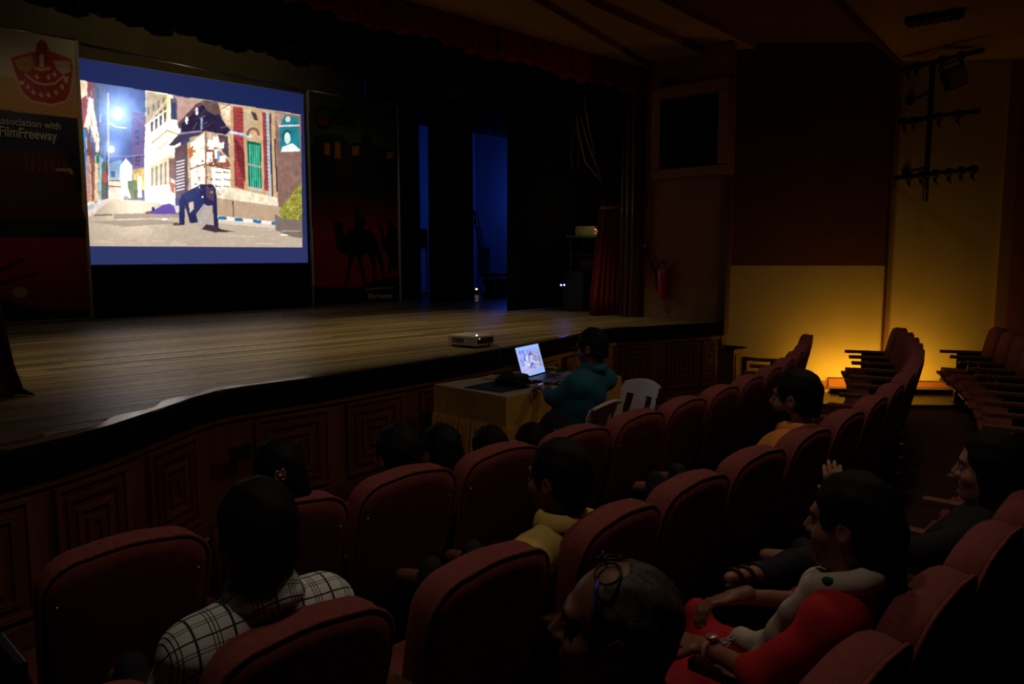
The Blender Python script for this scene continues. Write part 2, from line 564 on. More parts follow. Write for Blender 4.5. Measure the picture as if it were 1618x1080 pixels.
# post below the niche and its end panel
struct(MB().box((9.03, 5.05, (0.74 + 2.72) / 2), (0.10, 0.10, 2.72 - 0.74)).build('trim_2', M['trim_wood']))
struct(MB().box((9.03, 5.10, 0.37), (0.10, 0.14, 0.74)).build('trim_3', M['panel_wood']))
# side stair down from the stage
st = struct(MB().box((9.20, 5.16, 0.28), (0.24, 0.50, 0.56)).build('stair', M['panel_wood']))
MB().box((9.42, 5.10, 0.20), (0.22, 0.50, 0.40)).build('step', M['panel_wood'], st)
MB().box((9.20, 5.14, 0.566), (0.26, 0.54, 0.014)).build('tread', M['fascia'], st)
MB().box((9.43, 5.08, 0.406), (0.24, 0.54, 0.014)).build('tread', M['fascia'], st)
MB().box((9.20, 4.905, 0.28), (0.16, 0.012, 0.42)).build('riser_panel', M['panel_wood2'], st)

wa = wall_slab('wall_side', wp(-2.35), wp(0.0), 1.6, 5.2, 0.12, M['red_wall'], flip=-1)
wall_slab('dado', wp(-2.35), wp(0.0), 0.0, 1.6, 0.12, M['cream_wall'], wa, -1)
wall_slab('wall_side_bay', wp(0.0, -0.05), wp(1.55, -0.05), 0.0, 5.2, 0.1, M['cream_wall'], flip=-1)
struct(MB().prism([wp(-0.015, 0.0)[:2], wp(0.012, 0.0)[:2], wp(0.012, 0.02)[:2], wp(-0.015, 0.02)[:2]], 0, 4.2).build('trim_4', M['trim_wood']))
struct(MB().prism([wp(0.012, -0.05)[:2], wp(0.09, -0.05)[:2], wp(0.09, -0.03)[:2], wp(0.012, -0.03)[:2]], 0, 4.2).build('trim_5', M['ceiling']))
struct(MB().prism([wp(1.40, -0.05)[:2], wp(1.55, -0.05)[:2], wp(1.55, 0.0)[:2], wp(1.40, 0.0)[:2]], 0, 4.2).build('trim_6', M['ceiling']))
wall_slab('wall_side_rear', wp(1.55), wp(6.0), 0.0, 5.2, 0.12, M['tan_wall'], flip=-1)
# skirting with its pipe cover on the splayed wall
bb = struct(MB().prism([wp(-2.3, 0.0)[:2], wp(1.4, 0.0)[:2], wp(1.4, 0.02)[:2], wp(-2.3, 0.02)[:2]], 0.02, 0.09).build('baseboard_side', M['tan_wall']))
MB().prism([wp(-0.68, 0.0)[:2], wp(-0.35, 0.0)[:2], wp(-0.35, 0.05)[:2], wp(-0.68, 0.05)[:2]], 0.02, 0.13).build('cable_cover', M['tan_wall'], bb)
# rest of the hall behind the photographer
wall_slab('wall_rear', (14.6, -8), (-7, -8), 0, 5.2, 0.12, M['red_wall'], flip=-1)
wall_slab('wall_rear_side', wp(6.0), (14.6, -8), 0, 5.2, 0.12, M['tan_wall'], flip=-1)
wall_slab('wall_left', (-7, -8), (-7, 6.3), 0, 5.2, 0.12, M['red_wall'], flip=-1)
wall_slab('wall_proscenium_left', (-7, 6.3), (0.85, 6.3), 0, 5.2, 0.12, M['tan_wall'], flip=-1)

# ceilings
ce = struct(MB().box((3.8, -0.8, 5.1), (22, 14.4, 0.1)).build('ceiling', M['ceiling']))
header = struct(MB().box((4.0, 6.42, 4.75), (12, 0.22, 1.1)).build('wall_proscenium_header', M['trim_wood']))
L1 = [(0.0, 6.32), (5.2, 6.30), (9.06, 6.30)]
L2 = [(0.0, 3.9), (6.15, 5.46), (9.06, 6.21)]
L3 = [(0.0, 4.6 - 0.9), (6.56, 5.22), (9.30, 5.47)]
L4 = [(0.0, 3.2), (7.19, 4.82), (9.60, 5.02)]
L5 = [(0.0, 1.6), (7.6, 3.2), (10.9, 3.8)]
for lo_, hi_, z in ((L2, L1, 4.17), (L3, L2, 4.24), (L4, L3, 4.33), (L5, L4, 4.40)):
    MB().prism(lo_ + hi_[::-1], z, z + 0.3).build('cove_step', M['ceiling'] if z < 4.38 else M['red_wall'], ce)
# lower soffit under the balcony
sof = struct(MB().prism([(10.9, 3.72), (7.85, 3.29), (3.0, 2.62), (-7, 1.2), (-7, -8), (14.8, -8), (13.2, 0.6)], 4.17, 5.0).build('ceiling_soffit', M['ceiling']))
struct(MB().prism([(10.9, 3.74), (7.85, 3.31), (3.0, 2.64), (-7, 1.22), (-7, 1.16), (3.0, 2.58), (7.85, 3.25), (10.9, 3.68)], 4.13, 4.20).build('trim_7', M['trim_wood']))
vent = empty('ceiling_lamp', (9.0, 2.76, 4.17), math.radians(-86), 'dark louvred lamp fitting under the soffit above the pipe rig', 'ceiling lamp')
MB().box((0, 0, -0.035), (0.52, 0.17, 0.07), bev=0.01).build('housing', M['metal_black'], vent)
for k in range(8):
    MB().box((-0.21 + k * 0.06, 0, -0.078), (0.006, 0.13, 0.02)).build('louvre', M['dark_plastic'], vent)
for hx, hy, nm_ in ((1.0, 1.3, 'over the near left seats'), (3.2, 1.5, 'over the middle of the rows'), (5.6, 1.8, 'over the right part of the rows'), (8.0, 2.2, 'nearest the splayed wall')):  # fixtures added to carry the dim fill over the seats
    h = empty('fill_downlight', (hx, hy, 4.17), 0, None, 'ceiling lamp', 'fill downlights added in the soffit')
    h['label'] = 'small round downlight added for dim fill in the soffit ' + nm_
    MB().lathe([(0.09, 0.0), (0.11, -0.012), (0.10, -0.018), (0.085, -0.02)], seg=16).build('rim', M['steel'], h, True)
    MB().lathe([(0.08, -0.021), (0.06, -0.024), (0.01, -0.026)], seg=16).build('lens', M['fill_lens'], h, True)

# back of the stage
wall_slab('wall_stage_back', (-3, 12.2), (8.75, 12.2), 0.85, 5.2, 0.1, M['backwall'], flip=-1)
bbk = wall_slab('wall_backstage', (8.75, 13.6), (14.5, 13.6), 0.85, 5.2, 0.1, M['blue_wall'], flip=-1)
wall_slab('wall_wing', (12.8, 6.3), (12.8, 13.6), 0.85, 5.2, 0.1, M['blue_wall'], flip=1)
wall_slab('wall_wing_front', (9.1, 6.36), (12.8, 6.36), 0.85, 5.2, 0.1, M['backwall'], flip=1)
struct(MB().box((11.0, 12.9, SZ - 0.03), (4.4, 1.5, 0.04)).build('floor_backstage', M['stage_wood3']))
struct(MB().box((4.8, 9.6, 5.25), (16, 8.4, 0.1)).build('ceiling_fly', M['fascia']))

# ------------------------------------------------------------------ flat prints painted on fine grids
class Canvas:
    """colour grid on a vertical plane Y = const; shapes are given in photo pixels of that plane"""

    def __init__(s, x0, x1, z0, z1, yy, w, h):
        s.xs = np.linspace(x0, x1, w)
        s.zs = np.linspace(z0, z1, h)
        X, Z = np.meshgrid(s.xs, s.zs)
        s.Y = yy
        s.u, s.v = to_px(np.stack([X, np.full_like(X, yy), Z], -1))
        s.c = np.zeros(X.shape + (3,))
        r = np.random.RandomState(3)
        n1 = r.rand(h // 3 + 2, w // 3 + 2)
        n2 = r.rand(h // 9 + 2, w // 9 + 2)
        s.n = r.rand(h, w) * .3 + np.kron(n1, np.ones((3, 3)))[:h, :w] * .4 + np.kron(n2, np.ones((9, 9)))[:h, :w] * .3

    def mask(s, poly):
        m = np.zeros(s.u.shape, bool)
        n = len(poly)
        for i in range(n):
            x0, y0 = poly[i]
            x1, y1 = poly[(i + 1) % n]
            if y0 == y1: continue
            t = (s.v >= min(y0, y1)) & (s.v < max(y0, y1))
            xi = x0 + (s.v - y0) * (x1 - x0) / (y1 - y0)
            m ^= t & (s.u < xi)
        return m

    def put(s, m, col, a=1.0, noise=0.0):
        c = np.array(srgb(*col))
        f = (1.0 + noise * (s.n - 0.5) * 2)[m][:, None]
        s.c[m] = s.c[m] * (1 - a) + c * f * a

    def poly(s, pts, col, a=1.0, noise=0.0):
        s.put(s.mask(pts), col, a, noise)

    def rect(s, x0, y0, x1, y1, col, a=1.0, noise=0.0):
        s.put((s.u >= x0) & (s.u < x1) & (s.v >= y0) & (s.v < y1), col, a, noise)

    def ell(s, x, y, rx, ry, col, a=1.0):
        s.put(((s.u - x) / rx) ** 2 + ((s.v - y) / ry) ** 2 < 1, col, a)

    def glow(s, x, y, r, col, k=1.0):
        g = np.exp(-((s.u - x) ** 2 + (s.v - y) ** 2) / (r * r))[..., None]
        s.c += g * np.array(srgb(*col)) * k

    def line(s, pts, w, col, a=1.0):
        for (x0, y0), (x1, y1) in zip(pts[:-1], pts[1:]):
            dx, dy = x1 - x0, y1 - y0
            t = np.clip(((s.u - x0) * dx + (s.v - y0) * dy) / (dx * dx + dy * dy + 1e-9), 0, 1)
            d = np.hypot(s.u - x0 - t * dx, s.v - y0 - t * dy)
            s.put(d < w, col, a)

    def blur(s, k=1):
        for _ in range(k):
            p = np.pad(s.c, ((1, 1), (1, 1), (0, 0)), 'edge')
            s.c = (p[:-2, 1:-1] + p[2:, 1:-1] + p[1:-1, :-2] + p[1:-1, 2:] + 4 * p[1:-1, 1:-1]) / 8

    def grid_mesh(s, name, mat, wave=None):
        h, w = s.u.shape
        X, Z = np.meshgrid(s.xs, s.zs)
        Yv = np.full_like(X, s.Y)
        if wave is not None:
            Yv = Yv + wave(X, Z)
        co = np.stack([X, Yv, Z], -1).reshape(-1, 3)
        idx = np.arange(h * w).reshape(h, w)
        q = np.stack([idx[:-1, :-1], idx[:-1, 1:], idx[1:, 1:], idx[1:, :-1]], -1).reshape(-1, 4)
        me = quads_mesh(name, co, q, mat, True)
        at = me.color_attributes.new('print', 'FLOAT_COLOR', 'POINT')
        rgba = np.ones((h * w, 4), np.float32)
        rgba[:, :3] = np.clip(s.c, 0, 1.2).reshape(-1, 3)
        at.data.foreach_set('color', rgba.ravel())
        return me


def quads_mesh(name, co, q, mat, smooth=True):
    me = bpy.data.meshes.new(name)
    n, m = len(co), len(q)
    me.vertices.add(n)
    me.vertices.foreach_set('co', np.asarray(co, np.float32).ravel())
    me.loops.add(m * 4)
    me.loops.foreach_set('vertex_index', np.asarray(q, np.int32).ravel())
    me.polygons.add(m)
    me.polygons.foreach_set('loop_start', np.arange(0, m * 4, 4, dtype=np.int32))
    me.polygons.foreach_set('loop_total', np.full(m, 4, np.int32))
    me.update(calc_edges=True)
    if smooth:
        me.polygons.foreach_set('use_smooth', np.ones(m, bool))
    if mat is not None:
        me.materials.append(mat)
    me.validate()
    return me


# ------------------------------------------------------------------ projection screen
SY = 11.30
scr = empty('projection_screen', (5.3, SY, SZ), 0, 'large white projection screen showing a night street film scene', 'projection screen')


def local(o, mesh, name, parent, loc=None):
    ob = bpy.data.objects.new(name, mesh)
    link(ob, parent)
    ob.matrix_parent_inverse = Matrix.Translation(-Vector(parent.location))
    return ob


def paint_film(cv, px=lambda p: p):
    P = lambda pts: [px(p) for p in pts]
    cv.poly(P([(120, 120), (476, 178), (480, 393), (136, 392)]), (200, 185, 160))
    # sky
    cv.poly(P([(124, 120), (300, 150), (300, 330), (124, 330)]), (74, 80, 140), noise=.15)
    cv.poly(P([(150, 122), (170, 122), (170, 300), (150, 300)]), (84, 92, 120), noise=.4)
    cv.glow(*px((186, 182)), 34, (140, 175, 240), .9)
    cv.glow(*px((178, 240)), 22, (130, 160, 230), .6)
    # far purple tower
    cv.poly(P([(208, 176), (233, 180), (233, 268), (208, 268)]), (126, 96, 152))
    for yy in (205, 214, 223):
        cv.rect(*px((213, yy)), *px((220, yy + 6)), (70, 80, 130))
    for xx in (214, 218):
        for yy in (246, 252, 258):
            cv.rect(*px((xx, yy)), *px((xx + 3, yy + 4)), (60, 50, 90))
    # far street
    cv.poly(P([(170, 258), (192, 252), (192, 300), (170, 300)]), (150, 185, 220))
    cv.rect(*px((175, 270)), *px((182, 280)), (70, 110, 160))
    cv.poly(P([(190, 262), (199, 250), (209, 262), (209, 312), (188, 316)]), (252, 248, 230))
    cv.poly(P([(170, 282), (192, 284), (192, 316), (170, 318)]), (230, 205, 180), noise=.2)
    cv.line(P([(170, 285), (189, 285)]), .9, (60, 55, 65))
    cv.line(P([(172, 294), (191, 295)]), 1.0, (90, 80, 85))
    cv.poly(P([(210, 268), (228, 264), (232, 276), (230, 300), (212, 300)]), (232, 190, 90), noise=.4)
    cv.rect(*px((218, 278)), *px((224, 312)), (250, 235, 190))
    cv.poly(P([(201, 286), (216, 284), (218, 312), (208, 316), (203, 300)]), (60, 110, 50), noise=.7)
    cv.rect(*px((212, 300)), *px((217, 316)), (40, 45, 60))
    cv.ell(*px((199, 312)), 5, 3, (150, 160, 175))
    cv.ell(*px((188, 303)), 5, 4, (250, 240, 220))
    # left row of houses
    cv.poly(P([(122, 120), (140, 123), (141, 240), (150, 330), (122, 345)]), (244, 214, 178), noise=.25)
    cv.poly(P([(138, 122), (148, 124), (152, 150), (148, 180), (138, 160)]), (150, 74, 74), noise=.3)
    cv.poly(P([(148, 126), (156, 128), (157, 250), (150, 230)]), (88, 100, 120), noise=.5)
    cv.poly(P([(127, 158), (137, 150), (138, 176), (131, 205), (128, 206)]), (170, 70, 60), noise=.4)
    cv.poly(P([(140, 152), (146, 156), (157, 220), (156, 262), (147, 215), (139, 190)]), (252, 228, 190), noise=.15)
    cv.poly(P([(130, 200), (138, 202), (147, 240), (147, 262), (134, 240)]), (140, 80, 72), noise=.4)
    cv.poly(P([(128, 203), (137, 206), (137, 238), (130, 236)]), (40, 140, 200), noise=.2)
    cv.poly(P([(130, 238), (137, 240), (136, 302), (132, 302)]), (50, 150, 210), noise=.15)
    cv.poly(P([(137, 245), (142, 247), (144, 316), (136, 322)]), (210, 150, 140), noise=.3)
    cv.poly(P([(143, 250), (150, 252), (150, 318), (145, 318)]), (150, 100, 90), noise=.3)
    cv.poly(P([(150, 246), (155, 248), (156, 318), (149, 318)]), (235, 200, 150), noise=.2)
    cv.rect(*px((152, 240)), *px((157, 258)), (20, 130, 90))
    cv.poly(P([(157, 246), (163, 250), (162, 316), (155, 318)]), (150, 200, 228))
    cv.poly(P([(161, 256), (166, 256), (166, 314), (160, 316)]), (110, 110, 70), noise=.4)
    cv.rect(*px((163, 271)), *px((171, 288)), (215, 90, 80), noise=.2)
    cv.line(P([(171, 148), (171, 220), (171, 314)]), 1.5, (205, 205, 210))
    cv.line(P([(169, 240), (170, 314)]), 1.2, (70, 60, 70))
    cv.line(P([(172, 200), (190, 190), (232, 182)]), .5, (150, 160, 200))
    cv.line(P([(173, 194), (185, 201), (199, 202)]), .9, (225, 232, 250))
    cv.line(P([(173, 246), (200, 247), (230, 244)]), .5, (170, 180, 215))
    cv.line(P([(186, 165), (232, 182)]), .6, (140, 150, 200))
    # cream house on the corner
    cv.poly(P([(230, 140), (272, 150), (284, 178), (286, 210), (284, 262), (276, 262), (277, 325), (229, 318), (228, 240), (230, 200)]), (255, 246, 214))
    cv.poly(P([(231, 144), (266, 150), (262, 178), (230, 198)]), (214, 192, 150), noise=.15)
    for k in range(4):
        x = 238 + k * 7
        cv.poly(P([(x, 188 - k * 6), (x + 4, 186 - k * 6), (x + 4, 206 - k * 5), (x, 210 - k * 5)]), (100, 88, 110))
        cv.poly(P([(233 + k * 8, 170 - k * 5), (236 + k * 8, 168 - k * 5), (236 + k * 8, 180 - k * 5), (233 + k * 8, 182 - k * 5)]), (150, 130, 120))
    cv.line(P([(230, 198), (266, 172)]), 1.4, (255, 240, 200))
    cv.line(P([(230, 200), (268, 152)]), .8, (240, 220, 180))
    cv.poly(P([(264, 150), (268, 150), (266, 192), (262, 192)]), (250, 226, 160))
    cv.poly(P([(269, 155), (280, 157), (280, 190), (270, 188)]), (110, 104, 124))
    cv.poly(P([(271, 162), (278, 163), (278, 188), (271, 187)]), (64, 74, 110))
    cv.line(P([(240, 226), (264, 206), (281, 212)]), 1.0, (205, 190, 90))
    for k in range(5):
        cv.ell(*px((248 + k * 4, 237 - k * 3)), 1.0, 3.0, (226, 200, 150))
    cv.poly(P([(237, 262), (270, 244), (279, 250), (277, 300), (238, 300)]), (236, 214, 170))
    for k in range(5):
        x = 239 + k * 7
        cv.poly(P([(x, 266 - k * 3), (x + 3, 264 - k * 3), (x + 3, 296), (x, 296)]), (172, 150, 112))
    cv.poly(P([(266, 250), (277, 250), (277, 285), (268, 280)]), (150, 100, 80), noise=.5)
    cv.poly(P([(229, 296), (276, 290), (277, 328), (229, 320)]), (255, 250, 230))
    cv.poly(P([(268, 288), (276, 290), (276, 306), (270, 302)]), (236, 110, 50))
    # pink gable, dark balcony with awning
    cv.poly(P([(272, 150), (320, 160), (300, 180), (284, 200), (280, 196), (280, 158)]), (214, 172, 160), noise=.1)
    cv.poly(P([(280, 196), (310, 164), (318, 160), (326, 172), (300, 188), (283, 204)]), (110, 78, 84), noise=.2)
    cv.poly(P([(286, 196), (318, 166), (342, 166), (352, 190), (364, 205), (356, 214), (322, 208), (290, 214)]), (48, 36, 70), noise=.3)
    cv.poly(P([(318, 158), (344, 160), (352, 178), (340, 182), (326, 174)]), (120, 92, 88), noise=.4)
    for x, yy in ((295, 190), (311, 176)):
        cv.ell(*px((x, yy)), 2.2, 6, (245, 235, 235))
    cv.rect(*px((317, 186)), *px((320, 204)), (150, 190, 235))
    cv.poly(P([(345, 164), (366, 168), (366, 200), (358, 200), (350, 180)]), (240, 205, 170), noise=.3)
    cv.poly(P([(266, 230), (282, 212), (318, 206), (322, 212), (296, 218), (276, 230)]), (78, 62, 86))
    cv.line(P([(284, 211), (318, 207)]), 1.2, (170, 160, 190))
    # kiosk with torn posters
    cv.poly(P([(276, 234), (300, 222), (300, 312), (277, 312)]), (112, 86, 86), noise=.3)
    for k in range(10):
        cv.line(P([(279, 256 + k * 5), (291, 253 + k * 5)]), .9, (236, 226, 220))
    cv.poly(P([(296, 226), (324, 207), (364, 214), (366, 332), (298, 320)]), (222, 190, 158), noise=.35)
    cv.poly(P([(301, 226), (323, 210), (324, 318), (302, 318)]), (250, 232, 206), noise=.14)
    cv.poly(P([(297, 236), (305, 230), (305, 246), (299, 252)]), (220, 120, 70), noise=.3)
    cv.line(P([(300, 267), (324, 259)]), .9, (130, 90, 80))
    cv.poly(P([(326, 234), (340, 232), (363, 256), (363, 264), (330, 262)]), (168, 88, 66), noise=.55)
    cv.poly(P([(344, 212), (360, 215), (362, 250), (352, 240)]), (96, 76, 92), noise=.2)
    for x0, y0, x1, y1 in ((328, 221, 338, 236), (336, 216, 345, 232), (346, 225, 354, 234), (326, 240, 336, 256), (345, 246, 356, 256), (339, 236, 345, 250)):
        cv.rect(*px((x0, y0)), *px((x1, y1)), (244, 236, 226), noise=.25)
    cv.rect(*px((343, 238)), *px((347, 254)), (130, 180, 220))
    cv.line(P([(326, 260), (364, 267)]), 1.0, (80, 62, 66))
    cv.poly(P([(334, 264), (364, 268), (364, 308), (336, 304)]), (246, 236, 216), noise=.2)
    for k in range(3):
        for j in range(2):
            cv.line(P([(341 + j * 13, 272 + k * 11), (349 + j * 13, 273 + k * 11)]), .9, (150, 110, 90))
    cv.line(P([(325, 207), (326, 318)]), 1.2, (170, 130, 110))
    # red brick and tan walls, green shutter window
    cv.poly(P([(364, 166), (400, 170), (438, 178), (438, 326), (364, 312)]), (222, 182, 138), noise=.14)
    cv.poly(P([(368, 168), (384, 170), (386, 300), (371, 294)]), (176, 72, 74), noise=.3)
    cv.poly(P([(370, 214), (386, 240), (388, 290), (376, 260)]), (130, 48, 56), noise=.3)
    cv.line(P([(365, 209), (396, 215)]), 2.4, (196, 206, 226))
    cv.poly(P([(414, 177), (422, 178), (424, 302), (418, 300)]), (170, 70, 72), noise=.3)
    cv.poly(P([(388, 172), (404, 174), (404, 200), (390, 206), (386, 196)]), (214, 188, 150), noise=.2)
    cv.poly(P([(396, 176), (404, 178), (408, 190), (402, 190)]), (80, 62, 66))
    for k in range(9):
        a = math.pi * (1 + k / 8)
        cv.ell(*px((400 + 8.5 * math.cos(a), 212 + 9 * math.sin(a))), 2.2, 2.2, (140, 96, 86))
    cv.poly(P([(390, 222), (412, 226), (414, 301), (393, 297)]), (10, 110, 88))
    for k in range(5):
        cv.line(P([(394.5 + k * 3.6, 228 + k * .6), (396.5 + k * 3.5, 294 + k * .6)]), .9, (90, 216, 176))
    cv.line(P([(391, 259), (413, 264)]), 1.3, (190, 172, 170))
    cv.poly(P([(392, 294), (414, 298), (414, 303), (392, 299)]), (206, 196, 190))
    cv.line(P([(422, 178), (424, 240), (428, 340)]), 1.7, (170, 204, 226))
    cv.line(P([(427, 180), (428, 240), (432, 342)]), 1.2, (52, 50, 76))
    cv.line(P([(434, 220), (438, 302)]), 1.1, (40, 42, 62))
    # right wall with teal poster
    cv.poly(P([(434, 176), (480, 184), (480, 345), (440, 326)]), (150, 114, 104), noise=.2)
    cv.poly(P([(433, 178), (450, 180), (448, 200), (440, 202)]), (196, 160, 140), noise=.2)
    cv.poly(P([(449, 182), (472, 186), (474, 237), (443, 238), (441, 202)]), (34, 140, 156), noise=.2)
    cv.line(P([(442, 199), (472, 198)]), 1.4, (226, 206, 200))
    cv.ell(*px((455, 188)), 4, 4.5, (210, 214, 200))
    cv.ell(*px((453, 216)), 7, 11, (44, 80, 84))
    cv.ell(*px((454, 218)), 5.2, 9, (196, 226, 214))
    cv.poly(P([(446, 232), (462, 226), (474, 236), (474, 239), (444, 240)]), (216, 226, 222))
    # plinth, kerb, planter, bush
    cv.poly(P([(342, 300), (366, 296), (438, 312), (440, 326), (342, 314)]), (232, 214, 186), noise=.12)
    cv.poly(P([(340, 312), (440, 326), (438, 352), (340, 344)]), (206, 176, 146), noise=.16)
    cv.line(P([(368, 318), (369, 342)]), 1.0, (90, 70, 60))
    cv.poly(P([(342, 340), (434, 350), (434, 355), (342, 347)]), (232, 216, 206))
    for x in (345, 371, 400, 429):
        cv.poly(P([(x, 341 + (x - 342) * .1), (x + 13, 342 + (x - 342) * .1), (x + 13, 347 + (x - 342) * .1), (x, 346 + (x - 342) * .1)]), (40, 130, 180))
    cv.poly(P([(342, 347), (434, 355), (434, 363), (342, 354)]), (222, 202, 182))
    # road
    cv.poly(P([(120, 355), (138, 342), (172, 314), (232, 317), (277, 326), (342, 352), (434, 361), (482, 378), (482, 396), (120, 396)]), (208, 188, 166), noise=.06)
    cv.glow(*px((215, 322)), 42, (200, 180, 150), .5)
    cv.poly(P([(180, 338), (285, 335), (290, 343), (180, 346)]), (168, 146, 134), .6)
    cv.poly(P([(140, 350), (240, 346), (288, 352), (200, 358)]), (160, 142, 132), .55)
    cv.line(P([(150, 340), (177, 339)]), 1.0, (120, 100, 96))
    cv.poly(P([(134, 326), (170, 313), (176, 315), (138, 344)]), (226, 204, 196), noise=.1)
    cv.poly(P([(134, 326), (152, 321), (150, 328), (136, 333)]), (170, 200, 220))
    cv.poly(P([(480, 286), (470, 293), (458, 310), (446, 324), (440, 334), (446, 346), (482, 348)]), (158, 152, 62), noise=.55)
    cv.poly(P([(434, 338), (448, 346), (482, 348), (482, 377), (462, 374), (436, 364)]), (136, 120, 112), noise=.25)
    cv.ell(*px((449, 371)), 6, 1.2, (240, 232, 220))
    cv.ell(*px((260, 346)), 5, 1.2, (246, 240, 230))
    # fallen figure in purple, crouching figure in dark blue
    cv.poly(P([(230, 335), (242, 332), (250, 328), (258, 323), (268, 321), (276, 325), (285, 336), (284, 338), (240, 338)]), (112, 76, 176))
    cv.poly(P([(275, 325), (286, 324), (288, 338), (278, 336)]), (226, 206, 190))
    cv.ell(*px((242, 330)), 2.5, 3.6, (52, 32, 44))
    cv.ell(*px((234, 336)), 4.5, 2, (150, 90, 80))
    dark = (44, 44, 92)
    cv.poly(P([(283, 356), (283, 318), (288, 306), (304, 299), (316, 291), (336, 291), (341, 298), (343, 318), (345, 360), (338, 362), (336, 324), (326, 326), (318, 340), (312, 352), (300, 352), (292, 322), (292, 355)]), dark)
    cv.poly(P([(288, 306), (312, 294), (322, 320), (306, 340), (300, 330)]), (52, 54, 110))
    cv.poly(P([(326, 296), (338, 296), (338, 318), (326, 312)]), (92, 70, 92))
    cv.poly(P([(298, 320), (306, 318), (306, 330), (300, 336)]), (224, 200, 176))
    cv.poly(P([(310, 338), (322, 322), (330, 326), (334, 350), (320, 364), (314, 356)]), (196, 182, 176), noise=.15)
    cv.poly(P([(318, 362), (326, 354), (338, 356), (350, 362), (372, 366), (340, 367)]), (70, 54, 66))
    cv.ell(*px((278, 354)), 5, 2.2, (120, 70, 66))
    cv.ell(*px((341, 361)), 4, 3.5, (84, 50, 56))
    cv.ell(*px((320, 311)), 1.3, 1.3, (255, 255, 250))
    # brick courses, torn paper, foliage flecks, wires
    rd = random.Random(21)
    for k in range(20):
        yy = 176 + k * 6
        cv.line(P([(369 + k * .1, yy), (385 + k * .1, yy + 2)]), .5, (120, 44, 50), .7)
        cv.line(P([(416 + k * .15, yy + 4), (423 + k * .15, yy + 5)]), .5, (120, 44, 50), .7)
    for k in range(46):
        x, yy = rd.uniform(303, 362), rd.uniform(218, 306)
        cv.rect(*px((x, yy)), *px((x + rd.uniform(1, 5), yy + rd.uniform(1, 5))), rd.choice(((250, 240, 225), (150, 80, 60), (90, 70, 80), (210, 170, 140))), .7)
    for k in range(60):
        x, yy = rd.uniform(442, 477), rd.uniform(296, 346)
        if yy > 336 - (x - 440) * 1.25:
            cv.ell(*px((x, yy)), 1.6, 1.6, rd.choice(((190, 190, 90), (90, 96, 40), (214, 208, 120))), .8)
    for k in range(40):
        x, yy = rd.uniform(126, 166), rd.uniform(140, 320)
        cv.line(P([(x, yy), (x + rd.uniform(-2, 2), yy + rd.uniform(6, 18))]), .8, rd.choice(((252, 232, 200), (150, 90, 80), (90, 60, 66), (226, 180, 150))), .6)
    for k in range(26):
        x, yy = rd.uniform(144, 474), rd.uniform(358, 388)
        cv.line(P([(x, yy), (x + rd.uniform(6, 30), yy + rd.uniform(-1, 1))]), .6, rd.choice(((228, 212, 192), (188, 168, 150))), .5)
    for k in range(14):
        x, yy = rd.uniform(286, 350), rd.uniform(170, 206)
        cv.line(P([(x, yy), (x + rd.uniform(4, 14), yy - rd.uniform(2, 10))]), .7, rd.choice(((90, 70, 96), (30, 24, 52), (130, 110, 120))), .7)
    cv.line(P([(176, 150), (200, 176), (232, 196)]), .5, (150, 165, 215), .7)
    # street lamps
    cv.ell(*px((186, 180)), 8, 10, (255, 236, 200))
    cv.ell(*px((186, 180)), 5.5, 7.5, (255, 252, 236))
    cv.ell(*px((176, 236)), 5, 5, (255, 252, 240))


cv = Canvas(3.67, 6.93, SZ + 0.71, SZ + 3.34, SY, 420, 330)
for zi in range(cv.c.shape[0]):
    t = zi / (cv.c.shape[0] - 1)
    cv.c[zi, :, :] = np.array(srgb(54, 62, 120)) * (1 - t) + np.array(srgb(30, 44, 100)) * t
border = cv.c.copy()
paint_film(cv)
inside = cv.mask([(120, 125.5), (475.5, 181), (478, 391), (136, 389)])
cv.blur(1)
lum = cv.c.mean(-1, keepdims=True)
rs = np.random.RandomState(11)
low = np.kron(rs.rand(56, 71), np.ones((6, 6)))[:330, :420, None]
for _ in range(3):
    lp0 = np.pad(low, ((2, 2), (2, 2), (0, 0)), 'edge')
    low = (lp0[:-4, 2:-2] + lp0[4:, 2:-2] + lp0[2:-2, :-4] + lp0[2:-2, 4:] + lp0[2:-2, 2:-2]) / 5
up_ = (cv.v < 318)[..., None]
cv.c = cv.c * (0.46 + 0.50 * np.clip((lum - 0.50) * 2.2, 0, 1.0)) * np.where(up_, 0.80 + 0.42 * low, 0.96 + 0.08 * low)
for gx0, gy0, gr, gk in ((186, 180, 20, .55), (186, 180, 48, .22), (176, 236, 12, .4), (250, 290, 40, .10)):
    cv.glow(gx0, gy0, gr, (150, 190, 255), gk)
cv.c[~inside] = border[~inside] * 0.36
M['screen_film'] = vcol_mat('film_picture', 2.0)
img = local(None, cv.grid_mesh('picture', M['screen_film']), 'picture', scr)
bk = MB().box((0, 0.03, 2.02), (3.30, 0.02, 2.67)).build('backing', M['white_vinyl'], scr)
MB().tube([(-1.64, 0.02, 3.53), (1.70, 0.02, 3.40)], 0.018, 10).build('roller_bar', M['steel'], scr, True)
MB().box((0.0, 0.02, 0.70), (3.28, 0.03, 0.03)).build('bottom_batten', M['metal_black'], scr)
# black masking drape under the screen
rows = []
for z in np.linspace(0.0, 0.86, 5):
    rows.append([(3.55 + 3.5 * k / 140, SY + 0.10 + 0.025 * math.sin(k * 0.95 + 0.4 * z), SZ + z) for k in range(141)])
tag(thicken(MB().sheet(rows).build('masking_drape', M['black_cloth'], None, True), 0.004), 'black pleated drape hanging under the projection screen', 'drape')

